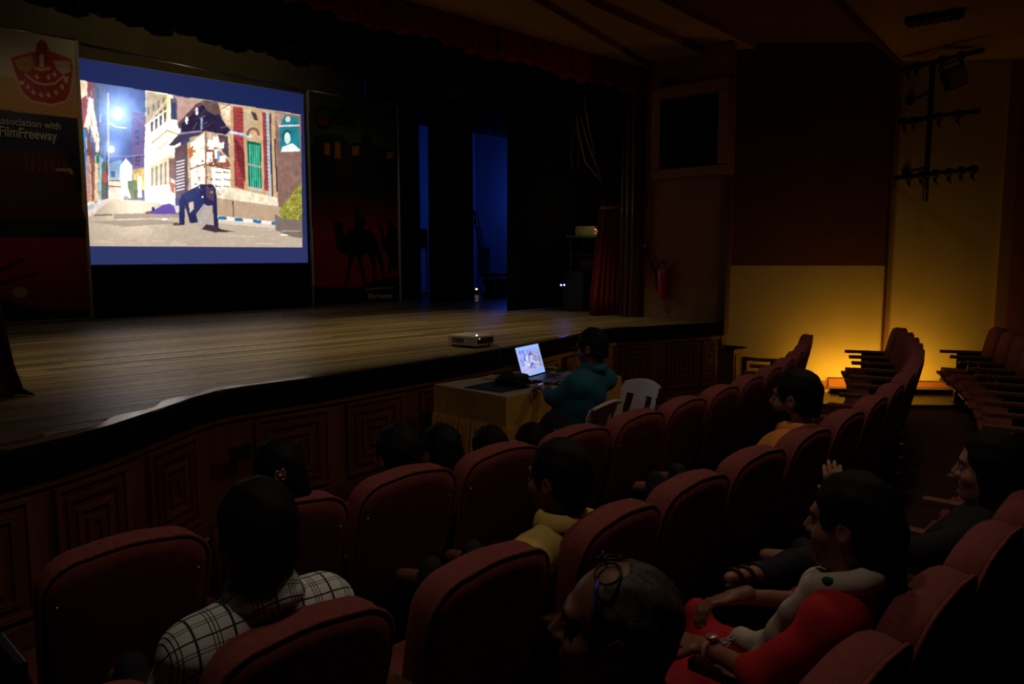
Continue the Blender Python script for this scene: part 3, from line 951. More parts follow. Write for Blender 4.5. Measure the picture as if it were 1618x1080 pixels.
# ------------------------------------------------------------------ banners on both sides of the screen
b1 = Canvas(2.0, 3.665, SZ + 0.02, SZ + 3.55, SY, 190, 400)
b1.c[:] = srgb(196, 168, 118)
b1.poly([(-200, -60), (130, 40), (130, 100), (60, 120), (-200, 120)], (205, 200, 185))
b1.poly([(-200, 96), (128, 140), (128, 190), (-200, 175)], (208, 150, 88), noise=.1)
b1.poly([(-200, 150), (123, 187), (140, 520), (-200, 560)], (16, 18, 60))
b1.poly([(-200, 245), (100, 235), (133, 340), (135, 345), (-200, 345)], (66, 22, 20), noise=.5)
for k in range(7):
    x = 40 + 10 * k
    b1.poly([(x, 245 + 2 * k), (x + 4, 243 + 2 * k), (x + 4, 275), (x, 275)], (112, 58, 36), .7, .3)
b1.poly([(86, 266), (112, 266), (116, 276), (112, 276), (108, 271), (88, 270)], (190, 140, 80))
b1.poly([(-200, 345), (136, 345), (136, 376), (-200, 374)], (12, 12, 36))
b1.poly([(-200, 374), (136, 376), (145, 505), (-200, 560)], (150, 14, 26), noise=.12)
b1.line([(0, 428), (18, 418), (36, 411)], 2.6, (30, 8, 12))
b1.line([(0, 449), (22, 441), (58, 432)], 2.6, (30, 8, 12))
b1.ell(32, 462, 12.5, 8.5, (205, 178, 120))
b1.poly([(-200, 480), (0, 470), (40, 484), (90, 492), (141, 488), (145, 520), (-200, 560)], (20, 6, 10))
# red seal with crown shape, scrolls and lettering marks
seal = [(16, 90), (55, 80), (58, 66), (66, 60), (74, 66), (80, 80), (114, 92), (117, 108), (112, 146), (104, 160), (82, 166), (50, 160), (34, 146), (22, 112)]
b1.poly(seal, (182, 26, 40))
b1.line(seal + seal[:1], 1.3, (226, 188, 170))
b1.poly([(22, 94), (50, 86), (54, 104), (44, 116), (28, 108)], (196, 150, 78), .8, .4)
b1.poly([(84, 96), (110, 96), (112, 112), (100, 118), (90, 110)], (226, 200, 190), .7, .5)
b1.poly([(58, 70), (74, 70), (76, 104), (56, 104)], (150, 22, 32))
b1.poly([(63, 86), (69, 86), (70, 106), (62, 106)], (222, 180, 160))
b1.line([(56, 108), (66, 110), (78, 108)], 2.0, (216, 190, 120))
b1.line([(40, 118), (56, 130), (70, 134), (86, 132), (100, 120)], 1.2, (232, 200, 190))
for k in range(9):
    a = math.radians(205 - k * 27)
    x, yy = 68 + 37 * math.cos(a), 118 - 30 * math.sin(a) * (1 if True else 1)
    if yy < 118: continue
    b1.line([(x - 3, yy - 3), (x, yy + 3), (x + 3, yy - 2)], 1.2, (236, 204, 110) if k % 2 else (240, 222, 214))
for x, yy in ((52, 146), (64, 150), (76, 151), (88, 147), (98, 138), (104, 128), (44, 138), (58, 122), (76, 122), (86, 118)):
    b1.line([(x, yy - 4), (x + 1, yy + 3)], 1.1, (238, 206, 120))
    b1.line([(x - 2.5, yy - 1), (x + 2.5, yy + 1)], 1.0, (238, 214, 200))
b1.blur(1)
M['banner_print'] = vcol_mat('banner_print', 0.0, 0.45, 0.4)
wav = lambda ph: (lambda X, Z: 0.012 * np.sin(X * 5 + ph) + 0.008 * np.sin(Z * 2.3 + X * 3 + ph))
ban1 = empty('banner', (2.85, SY, SZ), 0, 'tall printed banner with red seal left of the screen', 'banner', 'festival banners')


def banner(root, cvs, x0, x1, ztop, ph):
    s = local(None, cvs.grid_mesh('printed_sheet', M['banner_print'], wav(ph)), 'printed_sheet', root)
    MB().box(((x0 + x1) / 2 - root.location.x, 0.06, ztop / 2), (x1 - x0 + 0.01, 0.012, ztop - 0.02)).build('backing', M['white_vinyl'], root)
    for xx in (x0, x1):
        MB().box((xx - root.location.x, 0.02, ztop / 2), (0.035, 0.05, ztop), bev=0.004).build('edge_pole', M['white_vinyl'], root)
    MB().tube([(x0 - root.location.x, 0.02, ztop), (x1 - root.location.x, 0.02, ztop)], 0.015, 8).build('top_rail', M['steel'], root, True)
    MB().box(((x0 + x1) / 2 - root.location.x, 0.0, 0.01), (x1 - x0, 0.14, 0.02), bev=0.005).build('foot', M['steel'], root)


banner(ban1, b1, 2.0, 3.665, 3.56, 0.3)
M['ink_pale'] = pmat('pale_ink', (0.52, 0.50, 0.45), (0.48, 0.46, 0.41), 8, 0.6)
M['ink_dark'] = pmat('dark_ink', (0.015, 0.013, 0.012), None, 8, 0.6)


def put_text(root, s, p0, p1, size, mat, bold=0.0):
    a = on_plane(*p0, (0, 1, 0), (0, SY - 0.03, 0)) - np.array(root.location)
    b = on_plane(*p1, (0, 1, 0), (0, SY - 0.03, 0)) - np.array(root.location)
    t = text_mesh('lettering', s, size, mat, root, a, (1, 0, 0), (0, 0, 1), bold=bold)
    w = max(v.co.x for v in t.data.vertices) - a[0]
    k = (b[0] - a[0]) / w
    for v in t.data.vertices:
        v.co.x = a[0] + (v.co.x - a[0]) * k
    return t


put_text(ban1, 'In association with', (-22, 193), (96, 205), 0.125, M['ink_pale'], 0.002)
put_text(ban1, 'FilmFreeway', (-2, 214), (91, 226), 0.17, M['ink_pale'], 0.004)
b2 = Canvas(7.02, 8.79, SZ + 0.02, SZ + 3.41, SY, 200, 400)
b2.c[:] = srgb(70, 86, 72)
b2.poly([(480, 230), (640, 235), (640, 330), (480, 330)], (20, 17, 20), noise=.3)
b2.poly([(495, 214), (540, 212), (552, 226), (575, 224), (600, 230), (600, 250), (495, 250)], (28, 26, 24), noise=.6)
for x0, x1, y0, y1 in ((513, 522, 226, 245), (530, 539, 224, 250), (557, 567, 231, 245), (611, 622, 240, 250)):
    b2.rect(x0, y0, x1, y1, (176, 108, 24), .9, .5)
b2.ell(578, 222, 9, 10, (14, 20, 14))
for k in range(70):
    yy = 290 + k * 3
    t = min(1.0, k / 26)
    b2.rect(470, yy, 660, yy + 3, (int(18 + 126 * t), int(14 + 12 * t - 4 * max(0, k - 30) / 40), int(12 + 6 * t)))
b2.poly([(480, 452), (560, 455), (600, 440), (640, 436), (640, 500), (480, 500)], (10, 5, 6))
K = (8, 5, 6)
cam_poly = [(525, 350), (530, 347), (538, 351), (543, 356), (544, 372), (552, 364), (558, 359), (561, 352), (560, 330), (565, 328), (568, 340), (577, 346), (578, 354), (572, 360),
            (586, 364), (592, 372), (598, 388), (600, 400), (606, 418), (607, 436), (610, 440), (604, 438), (598, 412), (592, 404), (593, 424), (591, 440), (588, 440), (587, 420), (580, 400),
            (570, 404), (574, 424), (578, 448), (574, 450), (570, 432), (563, 406), (558, 408), (552, 432), (548, 454), (545, 452), (550, 424), (550, 404), (540, 400), (532, 390), (530, 376), (528, 364), (530, 358)]
b2.poly(cam_poly, K)
b2.poly([(593, 355), (601, 355), (606, 362), (607, 378), (613, 366), (614, 346), (618, 344), (624, 356), (630, 362), (630, 420), (624, 428), (618, 424), (616, 436), (613, 436), (615, 408), (608, 396), (602, 390), (602, 366)], K)
b2.blur(1)
ban2 = empty('banner', (7.9, SY, SZ), 0, 'tall printed banner with camels on red right of the screen', 'banner', 'festival banners')
banner(ban2, b2, 7.02, 8.79, 3.42, 1.7)
put_text(ban2, 'ASIS', (521, 194), (561, 201), 0.36, M['ink_dark'], 0.004)
ro = on_plane(510, 185, (0, 1, 0), (0, SY - 0.03, 0)) - np.array(ban2.location)
MB().tube([(ro[0] + 0.145 * math.cos(a), ro[1], ro[2] + 0.155 * math.sin(a)) for a in np.linspace(0, 2 * math.pi, 25)[:-1]], 0.014, 6, closed=True).build('letter_ring', M['ink_dark'], ban2, True)
MB().prism([(0, 0)], 0, 0) if False else None
M['ink_red'] = pmat('red_ink', (0.30, 0.05, 0.02), None, 8, 0.6)
arc = [(ro[0] + 0.13 * math.cos(a), ro[2] + 0.13 * math.sin(a)) for a in np.linspace(math.pi * 1.05, math.pi * 1.95, 14)]
n_ = len(arc)
MB().add([(p[0], ro[1] - 0.002, p[1]) for p in arc] + [(p[0], ro[1] + 0.002, p[1]) for p in arc],
         [tuple(range(n_)), tuple(range(n_, 2 * n_))[::-1]] + [(i, (i + 1) % n_, n_ + (i + 1) % n_, n_ + i) for i in range(n_)]).build('sunset_mark', M['ink_red'], ban2)
tp = on_plane(548, 186, (0, 1, 0), (0, SY - 0.03, 0)) - np.array(ban2.location)
pm = MB().tube([(tp[0], tp[1], tp[2] - 0.05), (tp[0] + 0.03, tp[1], tp[2] + 0.2), (tp[0] + 0.1, tp[1], tp[2] + 0.33)], 0.009, 5)
for k in range(7):
    a = math.radians(-30 + k * 40)
    c0 = Vector((tp[0] + 0.1, tp[1], tp[2] + 0.33))
    pm.tube([c0, c0 + Vector((0.08 * math.cos(a), 0, 0.08 * math.sin(a) + 0.03)), c0 + Vector((0.15 * math.cos(a), 0, 0.13 * math.sin(a) - 0.02))], [0.012, 0.018, 0.003], 5)
pm.build('palm_mark', M['ink_dark'], ban2)
put_text(ban2, 'In association with', (578, 458), (622, 455), 0.075, M['ink_pale'])
put_text(ban2, 'FilmFreeway', (581, 472), (620, 468), 0.13, M['ink_pale'], 0.003)


# ------------------------------------------------------------------ drapes
def drape(name, x0, x1, yy, ztop, mat, label, cat, folds, amp, y1=None, zbot=None, group=None, th=0.006):
    n = max(24, int(folds * 10))
    rows = []
    for z in np.linspace(zbot if zbot is not None else SZ + 0.005, ztop, 7):
        r = []
        for k in range(n + 1):
            t = k / n
            xx = x0 + (x1 - x0) * t
            y_ = yy + ((y1 if y1 is not None else yy) - yy) * t
            ph = 2 * math.pi * folds * t
            r.append((xx + 0.3 * amp * math.sin(2 * ph), y_ + amp * math.sin(ph + 0.3 * math.sin(3.1 * t + z)) * (0.7 + 0.3 * math.sin(7 * t)), z))
        rows.append(r)
    o = thicken(MB().sheet(rows).build(name, mat, None, True), th)
    return tag(o, label, cat, group)


def dfl(x, yy):
    return on_z(x, yy, SZ)


drape('wing_curtain', 8.42, 9.9, 8.26, 5.1, M['black_cloth'], 'wide black wing curtain nearest the equipment rack on stage', 'curtain', 9, 0.04, group='black wing curtains')
drape('wing_curtain', 8.84, 9.87, 10.55, 5.1, M['black_cloth'], 'black wing curtain hanging between the two blue lit gaps', 'curtain', 7, 0.04, group='black wing curtains')
drape('wing_curtain', 8.55, 9.63, 11.75, 5.1, M['black_cloth'], 'narrow black wing curtain right behind the camel banner', 'curtain', 5, 0.03, group='black wing curtains')
drape('wing_curtain', 9.86, 12.7, 8.34, 5.1, M['black_cloth'], 'black sheet added to keep the wing dark behind the equipment rack', 'curtain', 14, 0.04, group='black wing curtains')  # added backdrop that shuts out the blue wing light behind the rack
drape('rear_border', 8.6, 12.7, 11.95, 5.15, M['black_cloth'], 'black border curtain above the blue lit wing gaps', 'curtain', 16, 0.03, zbot=float(on_plane(700, 203, (0, 1, 0), (0, 11.95, 0))[2]))
drape('wing_curtain', 0.2, 1.9, 9.5, 4.6, M['black_cloth'], 'black wing curtain at the far left edge of the stage', 'curtain', 9, 0.04, group='black wing curtains')


# red teaser valance: overlapping scalloped lengths under the header, each one a part
val = empty('valance', (5.0, 6.27, 4.2), 0, 'dark red pleated valance with stepped hem across the stage top', 'valance')
xv = 1.15
k = 0
while xv < 8.85:
    w = 0.30
    zb = -0.31 - 0.05 * (xv - 5) / 4 - 0.03 * math.sin(k * 1.3)
    rows = []
    for zz in np.linspace(0, 1, 5):
        rows.append([(xv - 5.0 + w * 1.12 * j / 12, -0.012 * (k % 2) + 0.016 * math.sin(j * 1.05 + k), 0.02 + (zb - 0.05 * math.sin(math.pi * j / 12) ** 2 - 0.02) * zz) for j in range(13)])
    thicken(MB().sheet(rows).build('valance_pleat', M['red_velvet'], val, True), 0.004)
    xv += w
    k += 1
# black border behind it with stepped hem and sequins
bor = empty('border_curtain', (5.0, 7.5, 4.2), 0, 'black pleated border with sequins hanging over the screen', 'curtain')
xv = 0.6
k = 0
while xv < 9.2:
    w = 0.24
    zb = (3.80 - 0.028 * (xv - 2)) - 4.2 - 0.03 * math.sin(k * 2.1)
    rows = []
    for zz in np.linspace(0, 1, 5):
        rows.append([(xv - 5.0 + w * 1.1 * j / 10, -0.012 * (k % 2) + 0.02 * math.sin(j * 1.2 + k), 0.6 + (zb - 0.6 - 0.03 * math.sin(math.pi * j / 10)) * zz) for j in range(11)])
    thicken(MB().sheet(rows).build('border_pleat', M['black_cloth'], bor, True), 0.004)
    xv += w
    k += 1
sq = MB()
for k in range(150):
    xx = RNG.uniform(2.2, 8.2)
    sq.box((xx - 5.0, -0.045 - RNG.random() * 0.01, (3.86 - 0.028 * (xx - 2)) - 4.2 + abs(RNG.gauss(0, 0.07))), (0.006, 0.003, RNG.uniform(0.008, 0.02)), Matrix.Rotation(RNG.uniform(-1, 1), 3, 'Y'))
so = sq.build('sequins', M['glitter'], bor)
so['kind'] = 'stuff'

# tied-back red house curtain at the proscenium
rc = empty('house_curtain', (8.86, 6.75, SZ), 0, 'red velvet house curtain tied back beside the right proscenium', 'curtain', 'red house curtains')
rows = []
for zz, xl, xr in ((0.01, -0.24, 0.16), (0.3, -0.21, 0.16), (0.7, -0.15, 0.16), (1.15, -0.07, 0.15), (1.45, -0.02, 0.14), (1.6, -0.02, 0.14), (1.8, -0.12, 0.16), (2.3, -0.30, 0.18), (2.8, -0.42, 0.2), (3.3, -0.5, 0.2)):
    r = []
    for j in range(49):
        t = j / 48
        r.append((xl + (xr - xl) * t, 0.22 * (0.5 - t) + 0.035 * math.sin(t * 34), zz))
    rows.append(r)
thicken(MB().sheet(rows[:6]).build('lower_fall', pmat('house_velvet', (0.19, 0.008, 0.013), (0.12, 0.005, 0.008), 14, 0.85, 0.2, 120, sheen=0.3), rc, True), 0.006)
thicken(MB().sheet(rows[5:]).build('upper_swag', M['black_cloth'], rc, True), 0.006)
MB().tube([(0.06 + 0.12 * math.cos(a), 0.14 * math.sin(a), 1.5 + 0.02 * math.cos(a)) for a in np.linspace(0, 2 * math.pi, 17)[:-1]], 0.022, 6, closed=True).build('tie_band', M['gold_cloth'], rc, True)
for (x0, y0), (x1, y1), (x2, y2) in (((911, 183), (925, 255), (951, 287)), ((918, 183), (935, 240), (951, 285)), ((923, 150), (932, 205), (941, 245))):
    P = [on_plane(x, yy, (0, 1, 0), (0, 6.66, 0)) - np.array(rc.location) for x, yy in ((x0, y0), (x1, y1), (x2, y2))]
    MB().tube([P[0], P[0] * .45 + P[1] * .55 + np.array([0.0, 0, -0.02]), P[1], P[1] * .5 + P[2] * .5, P[2]], [0.014, 0.018, 0.018, 0.014, 0.01], 6).build('gold_trim', M['gold_cloth'], rc, True)
P = [on_plane(x, yy, (0, 1, 0), (0, 7.0, 0)) for x, yy in ((912, 190), (907, 210), (902, 245), (904, 262), (908, 268), (913, 262), (915, 240), (912, 205), (912, 188))]
P = [on_plane(912, 150, (0, 1, 0), (0, 7.0, 0))] + P
MB().tube([p - np.array(rc.location) for p in P], 0.006, 6).build('rope_loop', M['gold_cloth'], rc, True)
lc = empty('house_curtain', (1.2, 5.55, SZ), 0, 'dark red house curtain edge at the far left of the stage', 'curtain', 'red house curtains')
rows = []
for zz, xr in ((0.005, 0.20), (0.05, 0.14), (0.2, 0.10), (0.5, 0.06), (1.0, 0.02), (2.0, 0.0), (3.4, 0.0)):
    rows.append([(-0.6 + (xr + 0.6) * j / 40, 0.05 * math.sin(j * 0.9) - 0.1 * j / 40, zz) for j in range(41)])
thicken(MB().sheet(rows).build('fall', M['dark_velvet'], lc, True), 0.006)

# coir mat at the left end of the stage
tag(MB().box((0.62, 4.24, SZ + 0.008), (0.9, 0.42, 0.014), Matrix.Rotation(0.22, 3, 'Z'), 0.003).build('coir_mat', pmat('coir', (0.16, 0.10, 0.05), (0.10, 0.06, 0.03), 80, 0.95, 0.5, 300)), 'brown coir mat lying at the left end of the stage', 'mat')

# ------------------------------------------------------------------ equipment rack and speaker in the wings
rp = on_z(922, 489, SZ)
rk = empty('equipment_rack', (rp[0] + 0.12, rp[1], SZ), math.radians(20), 'red framed shelf rack with green top beside the tied curtain', 'rack')
red_f = pmat('rack_red', (0.16, 0.03, 0.02), None, 10, 0.5)
for sx in (-0.27, 0.27):
    for sy in (-0.2, 0.2):
        MB().box((sx, sy, 0.55), (0.03, 0.03, 1.1)).build('post', red_f, rk)
for z in (0.06, 0.32, 0.58, 0.84):
    MB().box((0, 0, z), (0.56, 0.42, 0.018)).build('shelf', red_f, rk)
MB().box((0, 0, 1.11), (0.66, 0.5, 0.03)).build('top_board', M['green_board'], rk)
mx = empty('audio_mixer', (rp[0] + 0.10, rp[1], SZ + 1.126), math.radians(20), 'beige audio mixer with lit controls on the green rack top', 'mixer')
MB().box((0.04, 0, 0.07), (0.44, 0.3, 0.14), bev=0.006).build('case', M['beige_case'], mx)
for r in range(2):
    for c in range(9):
        MB().box((-0.12 + c * 0.038, -0.155, 0.035 + r * 0.028), (0.014, 0.012, 0.010)).build('knob', M['led_amber'] if (r + c) % 3 == 0 else M['steel'], mx)
MB().sphere((-0.13, -0.156, 0.09), 0.010).build('power_led', M['led_red'], mx, True)
MB().box((0.0, -0.153, 0.12), (0.3, 0.006, 0.02)).build('meter_slot', M['dark_plastic'], mx)
bxe = empty('amplifier', (rp[0] + 0.16, rp[1], SZ + 0.589), math.radians(20), 'pale amplifier unit on a middle shelf of the red rack', 'amplifier')
MB().box((0.05, 0, 0.08), (0.26, 0.3, 0.16), bev=0.005).build('case', M['proj_grey'], bxe)
MB().box((0.05, -0.152, 0.08), (0.2, 0.006, 0.06)).build('face_plate', M['dark_plastic'], bxe)
gx = Vector((rp[0] - 0.08, rp[1] - 0.3, SZ))
tag(MB().tube([gx + Vector((0, 0, 1.12)), gx + Vector((0.03, -0.02, 0.9)), gx + Vector((0.0, -0.01, 0.6)), gx + Vector((0.05, 0, 0.2)), gx + Vector((0.12, 0.02, 0.01))], 0.006, 6).build('green_cable', M['cable_green'], None, True), 'thin green cable hanging down the front of the rack', 'cable')
sp = on_z(888, 487, SZ)
sk = empty('stage_monitor', (9.33, 7.64, SZ), math.radians(10), 'black stage loudspeaker with two blue lights by the rack', 'loudspeaker')
MB().box((0, 0, 0.3), (0.4, 0.36, 0.6), bev=0.02).build('cabinet', M['dark_plastic'], sk)
MB().box((0, -0.182, 0.3), (0.34, 0.01, 0.5)).build('grille', M['fascia'], sk)
lp = on_plane(889, 450, (0, 1, 0), (0, 7.46, 0))
for dx in (-0.035, 0.035):
    o = MB().sphere((0, 0, 0), 0.013).build('blue_led', M['led_blue'], sk, True)
    o.matrix_parent_inverse = (Matrix.Translation(sk.location) @ Matrix.Rotation(math.radians(10), 4, 'Z')).inverted()
    o.location = (lp[0] + dx, lp[1], lp[2])
light('rack_fill_light', 'POINT', (rp[0] - 0.15, rp[1] - 0.45, SZ + 1.45), (1.0, 0.75, 0.4), 1.6, shadow_soft_size=0.03)  # unseen lamp added to brighten the rack and its green top
light('blue_led_light', 'POINT', (lp[0], lp[1] - 0.05, lp[2]), (0.1, 0.12, 1.0), 0.13, shadow_soft_size=0.02)

# seen through the wing gaps: ladder, office chair, crate, truss, small lamp
ld = empty('step_ladder', (11.55, 11.9, SZ), math.radians(35), 'dark step ladder standing in the blue lit wing', 'ladder')
for sx in (-0.2, 0.2):
    MB().tube([(sx, 0, 0), (sx * 0.7, 0.25, 1.75)], 0.022, 6).build('rail', M['metal_black'], ld)
    MB().tube([(sx, 0.6, 0), (sx * 0.7, 0.27, 1.75)], 0.018, 6).build('back_rail', M['metal_black'], ld)
for k in range(6):
    MB().box((0, 0.04 * k + 0.04, 0.25 + k * 0.28), (0.36, 0.07, 0.025)).build('rung', M['metal_black'], ld)
oc = empty('office_chair', (10.85, 11.0, SZ), math.radians(200), 'dark upholstered chair standing behind the black wing curtains', 'chair')
MB().box((0, 0, 0.45), (0.46, 0.46, 0.08), bev=0.02).build('seat', M['dark_plastic'], oc)
MB().box((0, -0.22, 0.75), (0.44, 0.06, 0.5), bev=0.03).build('backrest', M['dark_plastic'], oc)
for a in range(5):
    t = a * 2 * math.pi / 5
    MB().tube([(0, 0, 0.08), (0.27 * math.cos(t), 0.27 * math.sin(t), 0.04)], 0.018, 6).build('foot', M['metal_black'], oc)
MB().tube([(0, 0, 0.06), (0, 0, 0.42)], 0.025, 8).build('stem', M['steel'], oc)
cr = empty('wooden_crate', (11.35, 11.35, SZ), math.radians(20), 'small brown crate on the floor of the blue wing', 'crate')
MB().box((0, 0, 0.18), (0.55, 0.4, 0.36)).build('box', M['trim_wood'], cr)
for z in (0.05, 0.18, 0.31):
    MB().box((0, -0.205, z), (0.57, 0.015, 0.09)).build('slat', M['arm_wood'], cr)
bl = on_z(753, 465, SZ)
bulb = empty('floor_lamp_bulb', (bl[0], bl[1], SZ), 0, 'small glowing lamp on the wing floor beside the curtain', 'lamp')
MB().lathe([(0.05, 0.0), (0.05, 0.03), (0.025, 0.06), (0.025, 0.1)], seg=12).build('socket', M['metal_black'], bulb, True)
MB().sphere((0, 0, 0.11), 0.022).build('bulb', M['lamp_warm'], bulb, True)
cart = empty('white_crate_cart', (10.45, 12.55, SZ), 0.3, 'pale wire cart glimpsed in the narrow gap beside the camel banner', 'cart')
for sx in (-0.2, 0.2):
    for sy in (-0.15, 0.15):
        MB().tube([(sx, sy, 0), (sx, sy, 0.95)], 0.012, 6).build('post', M['steel'], cart)
for z0 in (0.12, 0.4, 0.68):
    MB().tube([(-0.2, -0.15, z0), (0.2, -0.15, z0 + 0.26)], 0.008, 6).build('brace', M['steel'], cart)
    MB().tube([(0.2, -0.15, z0), (-0.2, -0.15, z0 + 0.26)], 0.008, 6).build('brace', M['steel'], cart)
MB().box((0, 0, 1.15), (0.5, 0.36, 0.4), bev=0.01).build('box', M['proj_grey'], cart)
MB().box((0, 0, 0.06), (0.46, 0.34, 0.06)).build('base', M['white_vinyl'], cart)

# ------------------------------------------------------------------ pipe rig with lamp on the splayed wall
PP = np.array([11.08, 3.34, 0]) + WN * 0.52
PP[2] = 0
top = on_plane(1481, 100, WN, PP); bot = on_plane(1455, 318, WN, PP)
rig = empty('lighting_rig', (PP[0], PP[1], bot[2]), 0, 'black pipe rig with three cross bars on the cream wall', 'lighting rig')
RO = np.array(rig.location)
ctr = (top + bot) / 2
MB().tube([np.array([ctr[0], ctr[1], bot[2]]) - RO, np.array([ctr[0], ctr[1], top[2]]) - RO], 0.032, 10).build('pipe', M['metal_black'], rig, True)
bars = []
for (a, b, c) in (((1420, 112), (1553, 80), (1480, 99)), ((1410, 195), (1542, 175), (1468, 187)), ((1398, 282), (1530, 267), (1458, 276))):
    zc = on_plane(*c, WN, PP)[2]
    A = on_z(*a, zc); B = on_z(*b, zc)
    m_ = np.array([ctr[0], ctr[1], zc])
    u = (B - A) / np.linalg.norm(B - A)
    A2 = m_ - u * np.linalg.norm((B - A)) * 0.42 + WN * 0.06
    B2 = m_ + u * np.linalg.norm((B - A)) * 0.54 + WN * 0.06
    bar = MB().tube([A2 - RO, B2 - RO], 0.028, 10).build('cross_bar', M['metal_black'], rig, True)
    bars.append((A2, B2, u))
    for t in ((0.08, 0.2, 0.52, 0.75) if len(bars) < 3 else (0.18, 0.34, 0.52, 0.68, 0.82, 0.95)):
        p = A2 + (B2 - A2) * t - RO
        cl = MB().lathe([(0.045, -0.03), (0.05, -0.02), (0.05, 0.02), (0.045, 0.03)], p, 10, u)
        cl.box(tuple(p + np.array([0, 0, -0.06])), (0.03, 0.03, 0.08))
        cl.tube([p + np.array([0, 0, -0.09]), p + np.array([0.03, -0.02, -0.13])], 0.008, 6)
        cl.build('clamp', M['metal_black'], rig)
for zf in (0.25, 0.8):
    pz = np.array([ctr[0], ctr[1], bot[2] + (top[2] - bot[2]) * zf])
    wz = pz - WN * (float((pz - WA0) @ WN) + 0.052)
    MB().tube([pz - RO, wz - RO], 0.02, 8).lathe([(0.06, 0.0), (0.06, 0.012), (0.02, 0.02)], wz - RO, 12, WN).build('wall_bracket', M['metal_black'], rig)
fp = on_plane(1512, 122, WN, PP + WN * 0.12)
fld = empty('flood_lamp', tuple(fp), 0, 'square flood lamp hanging from the top bar of the pipe rig', 'flood lamp')
fld.rotation_euler = Matrix((np.cross(np.array([0, 0, 1.0]), -WN * .9 + 0), WN, [0, 0, 1])).transposed().to_euler() if False else (math.radians(8), math.radians(-22), math.atan2(WN[1], WN[0]) + math.pi / 2)
MB().box((0, 0.06, 0), (0.24, 0.12, 0.24), bev=0.015).build('housing', M['metal_black'], fld)
MB().box((0, -0.004, 0), (0.2, 0.012, 0.2)).build('glass', pmat('lamp_glass', (0.42, 0.36, 0.28), None, 10, 0.3), fld)
MB().tube([(-0.14, 0.06, 0.0), (-0.14, 0.06, 0.18), (0.14, 0.06, 0.18), (0.14, 0.06, 0.0)], 0.012, 6).build('yoke', M['metal_black'], fld)

# fire extinguisher and the pole leaning beside it on the niche wall
ex = empty('fire_extinguisher', (8.95, 5.91, SZ + 0.27), 0, 'small red fire extinguisher hung on the niche wall beside the stage', 'extinguisher')
MB().lathe([(0.03, 0.0), (0.058, 0.01), (0.062, 0.03), (0.062, 0.34), (0.05, 0.39), (0.022, 0.42), (0.022, 0.45)], seg=18).build('cylinder', M['ext_red'], ex, True)
MB().box((0, 0, 0.47), (0.05, 0.03, 0.03)).box((0, -0.05, 0.5), (0.02, 0.1, 0.012)).box((0, -0.045, 0.475), (0.02, 0.08, 0.01)).build('valve', M['metal_black'], ex)
MB().tube([(0, 0.03, 0.46), (-0.02, 0.09, 0.4), (-0.02, 0.09, 0.2), (-0.01, 0.07, 0.1)], 0.009, 6).build('hose', M['cable'], ex, True)
MB().box((0.045, 0, 0.25), (0.03, 0.15, 0.03)).build('bracket', M['steel'], ex)
p0 = on_plane(1019, 388, (1, 0, 0), (8.98, 0, 0)); p1 = on_plane(1040, 445, (1, 0, 0), (8.98, 0, 0))
pl = empty('wall_baton', tuple(p1), 0, 'dark slanting rod with knob end fixed beside the extinguisher', 'rod')
MB().tube([(0, 0, 0), p0 - p1], 0.014, 8).build('rod', M['metal_black'], pl, True)
MB().sphere(tuple(p0 - p1), 0.032).build('knob', M['steel'], pl, True)

# amber aisle lamp hidden behind the end of the seat rows, at the foot of the wall
for t_, e in ((-0.52, 7.5), (0.36, 5.5)):
    ap = wp(t_, 0.52)
    al = empty('aisle_lamp', (ap[0], ap[1], 0.02), math.atan2(WN[1], WN[0]), ('squat amber aisle lamp on the walkway towards the stage' if t_ < 0 else 'squat amber aisle lamp on the walkway behind the last seats'), 'floor lamp', 'amber aisle lamps')
    MB().box((0.03, 0, 0.035), (0.03, 0.62, 0.05), bev=0.006).build('housing', M['metal_black'], al)
    MB().box((0.0, 0, 0.01), (0.08, 0.62, 0.02)).build('base', M['metal_black'], al)
    MB().tube([(-0.01, -0.29, 0.035), (-0.01, 0.29, 0.035)], 0.012, 8).build('tube', M['lamp_warm'], al, True)
    q = wp(t_, 0.72)
    light('amber_aisle_light', 'AREA', wp(t_, 0.47, 0.07), (1.0, 0.50, 0.03), e, wp(t_, 0.0, 0.30), shape='RECTANGLE', size=0.7, size_y=0.05)

# ------------------------------------------------------------------ auditorium seats
TILT = math.radians(13)


def bk(u, v, w):
    """backrest coordinates (across, up, forward) -> seat coordinates; top centre lies over y = 0"""
    L = 0.575
    return (u, 0.13 - v * math.sin(TILT) + w * math.cos(TILT), 0.36 + v * math.cos(TILT) + w * math.sin(TILT))


def outline(inset=0.0):
    L = 0.575 - inset
    hw0, hw1, r = 0.215 - inset, 0.237 - inset, max(0.03, 0.115 - inset * 0.6)
    pts = [(-hw0, 0.0 + inset), (-hw0 - 0.01, 0.15), (-hw1, L - r - 0.08)]
    for k in range(7):
        a = math.pi - k * (math.pi / 2) / 6
        pts.append((-hw1 + r + r * math.cos(a), L - r + r * math.sin(a) * 0.92))
    for k in range(1, 6):
        x = (-hw1 + r) + (2 * (hw1 - r)) * k / 6
        pts.append((x, L - r + r * 0.92 + 0.012 * math.sin(math.pi * k / 6)))
    n = [(-p[0], p[1]) for p in pts[::-1] if p[0] < -(hw1 - r) + 1e-6]
    return pts + n


def loft(layers):
    mb = MB()
    n = len(layers[0])
    vs = [p for l in layers for p in l]
    fs = []
    for i in range(len(layers) - 1):
        for k in range(n):
            a = i * n + k
            b = i * n + (k + 1) % n
            fs.append((a, b, b + n, a + n))
    fs.append(tuple(range(n))[::-1])
    fs.append(tuple((len(layers) - 1) * n + k for k in range(n)))
    return mb.add(vs, fs)


def layer(inset, w, bulge=0.0):
    return [bk(u, v, w + bulge) for u, v in outline(inset)]


seat_parts = []


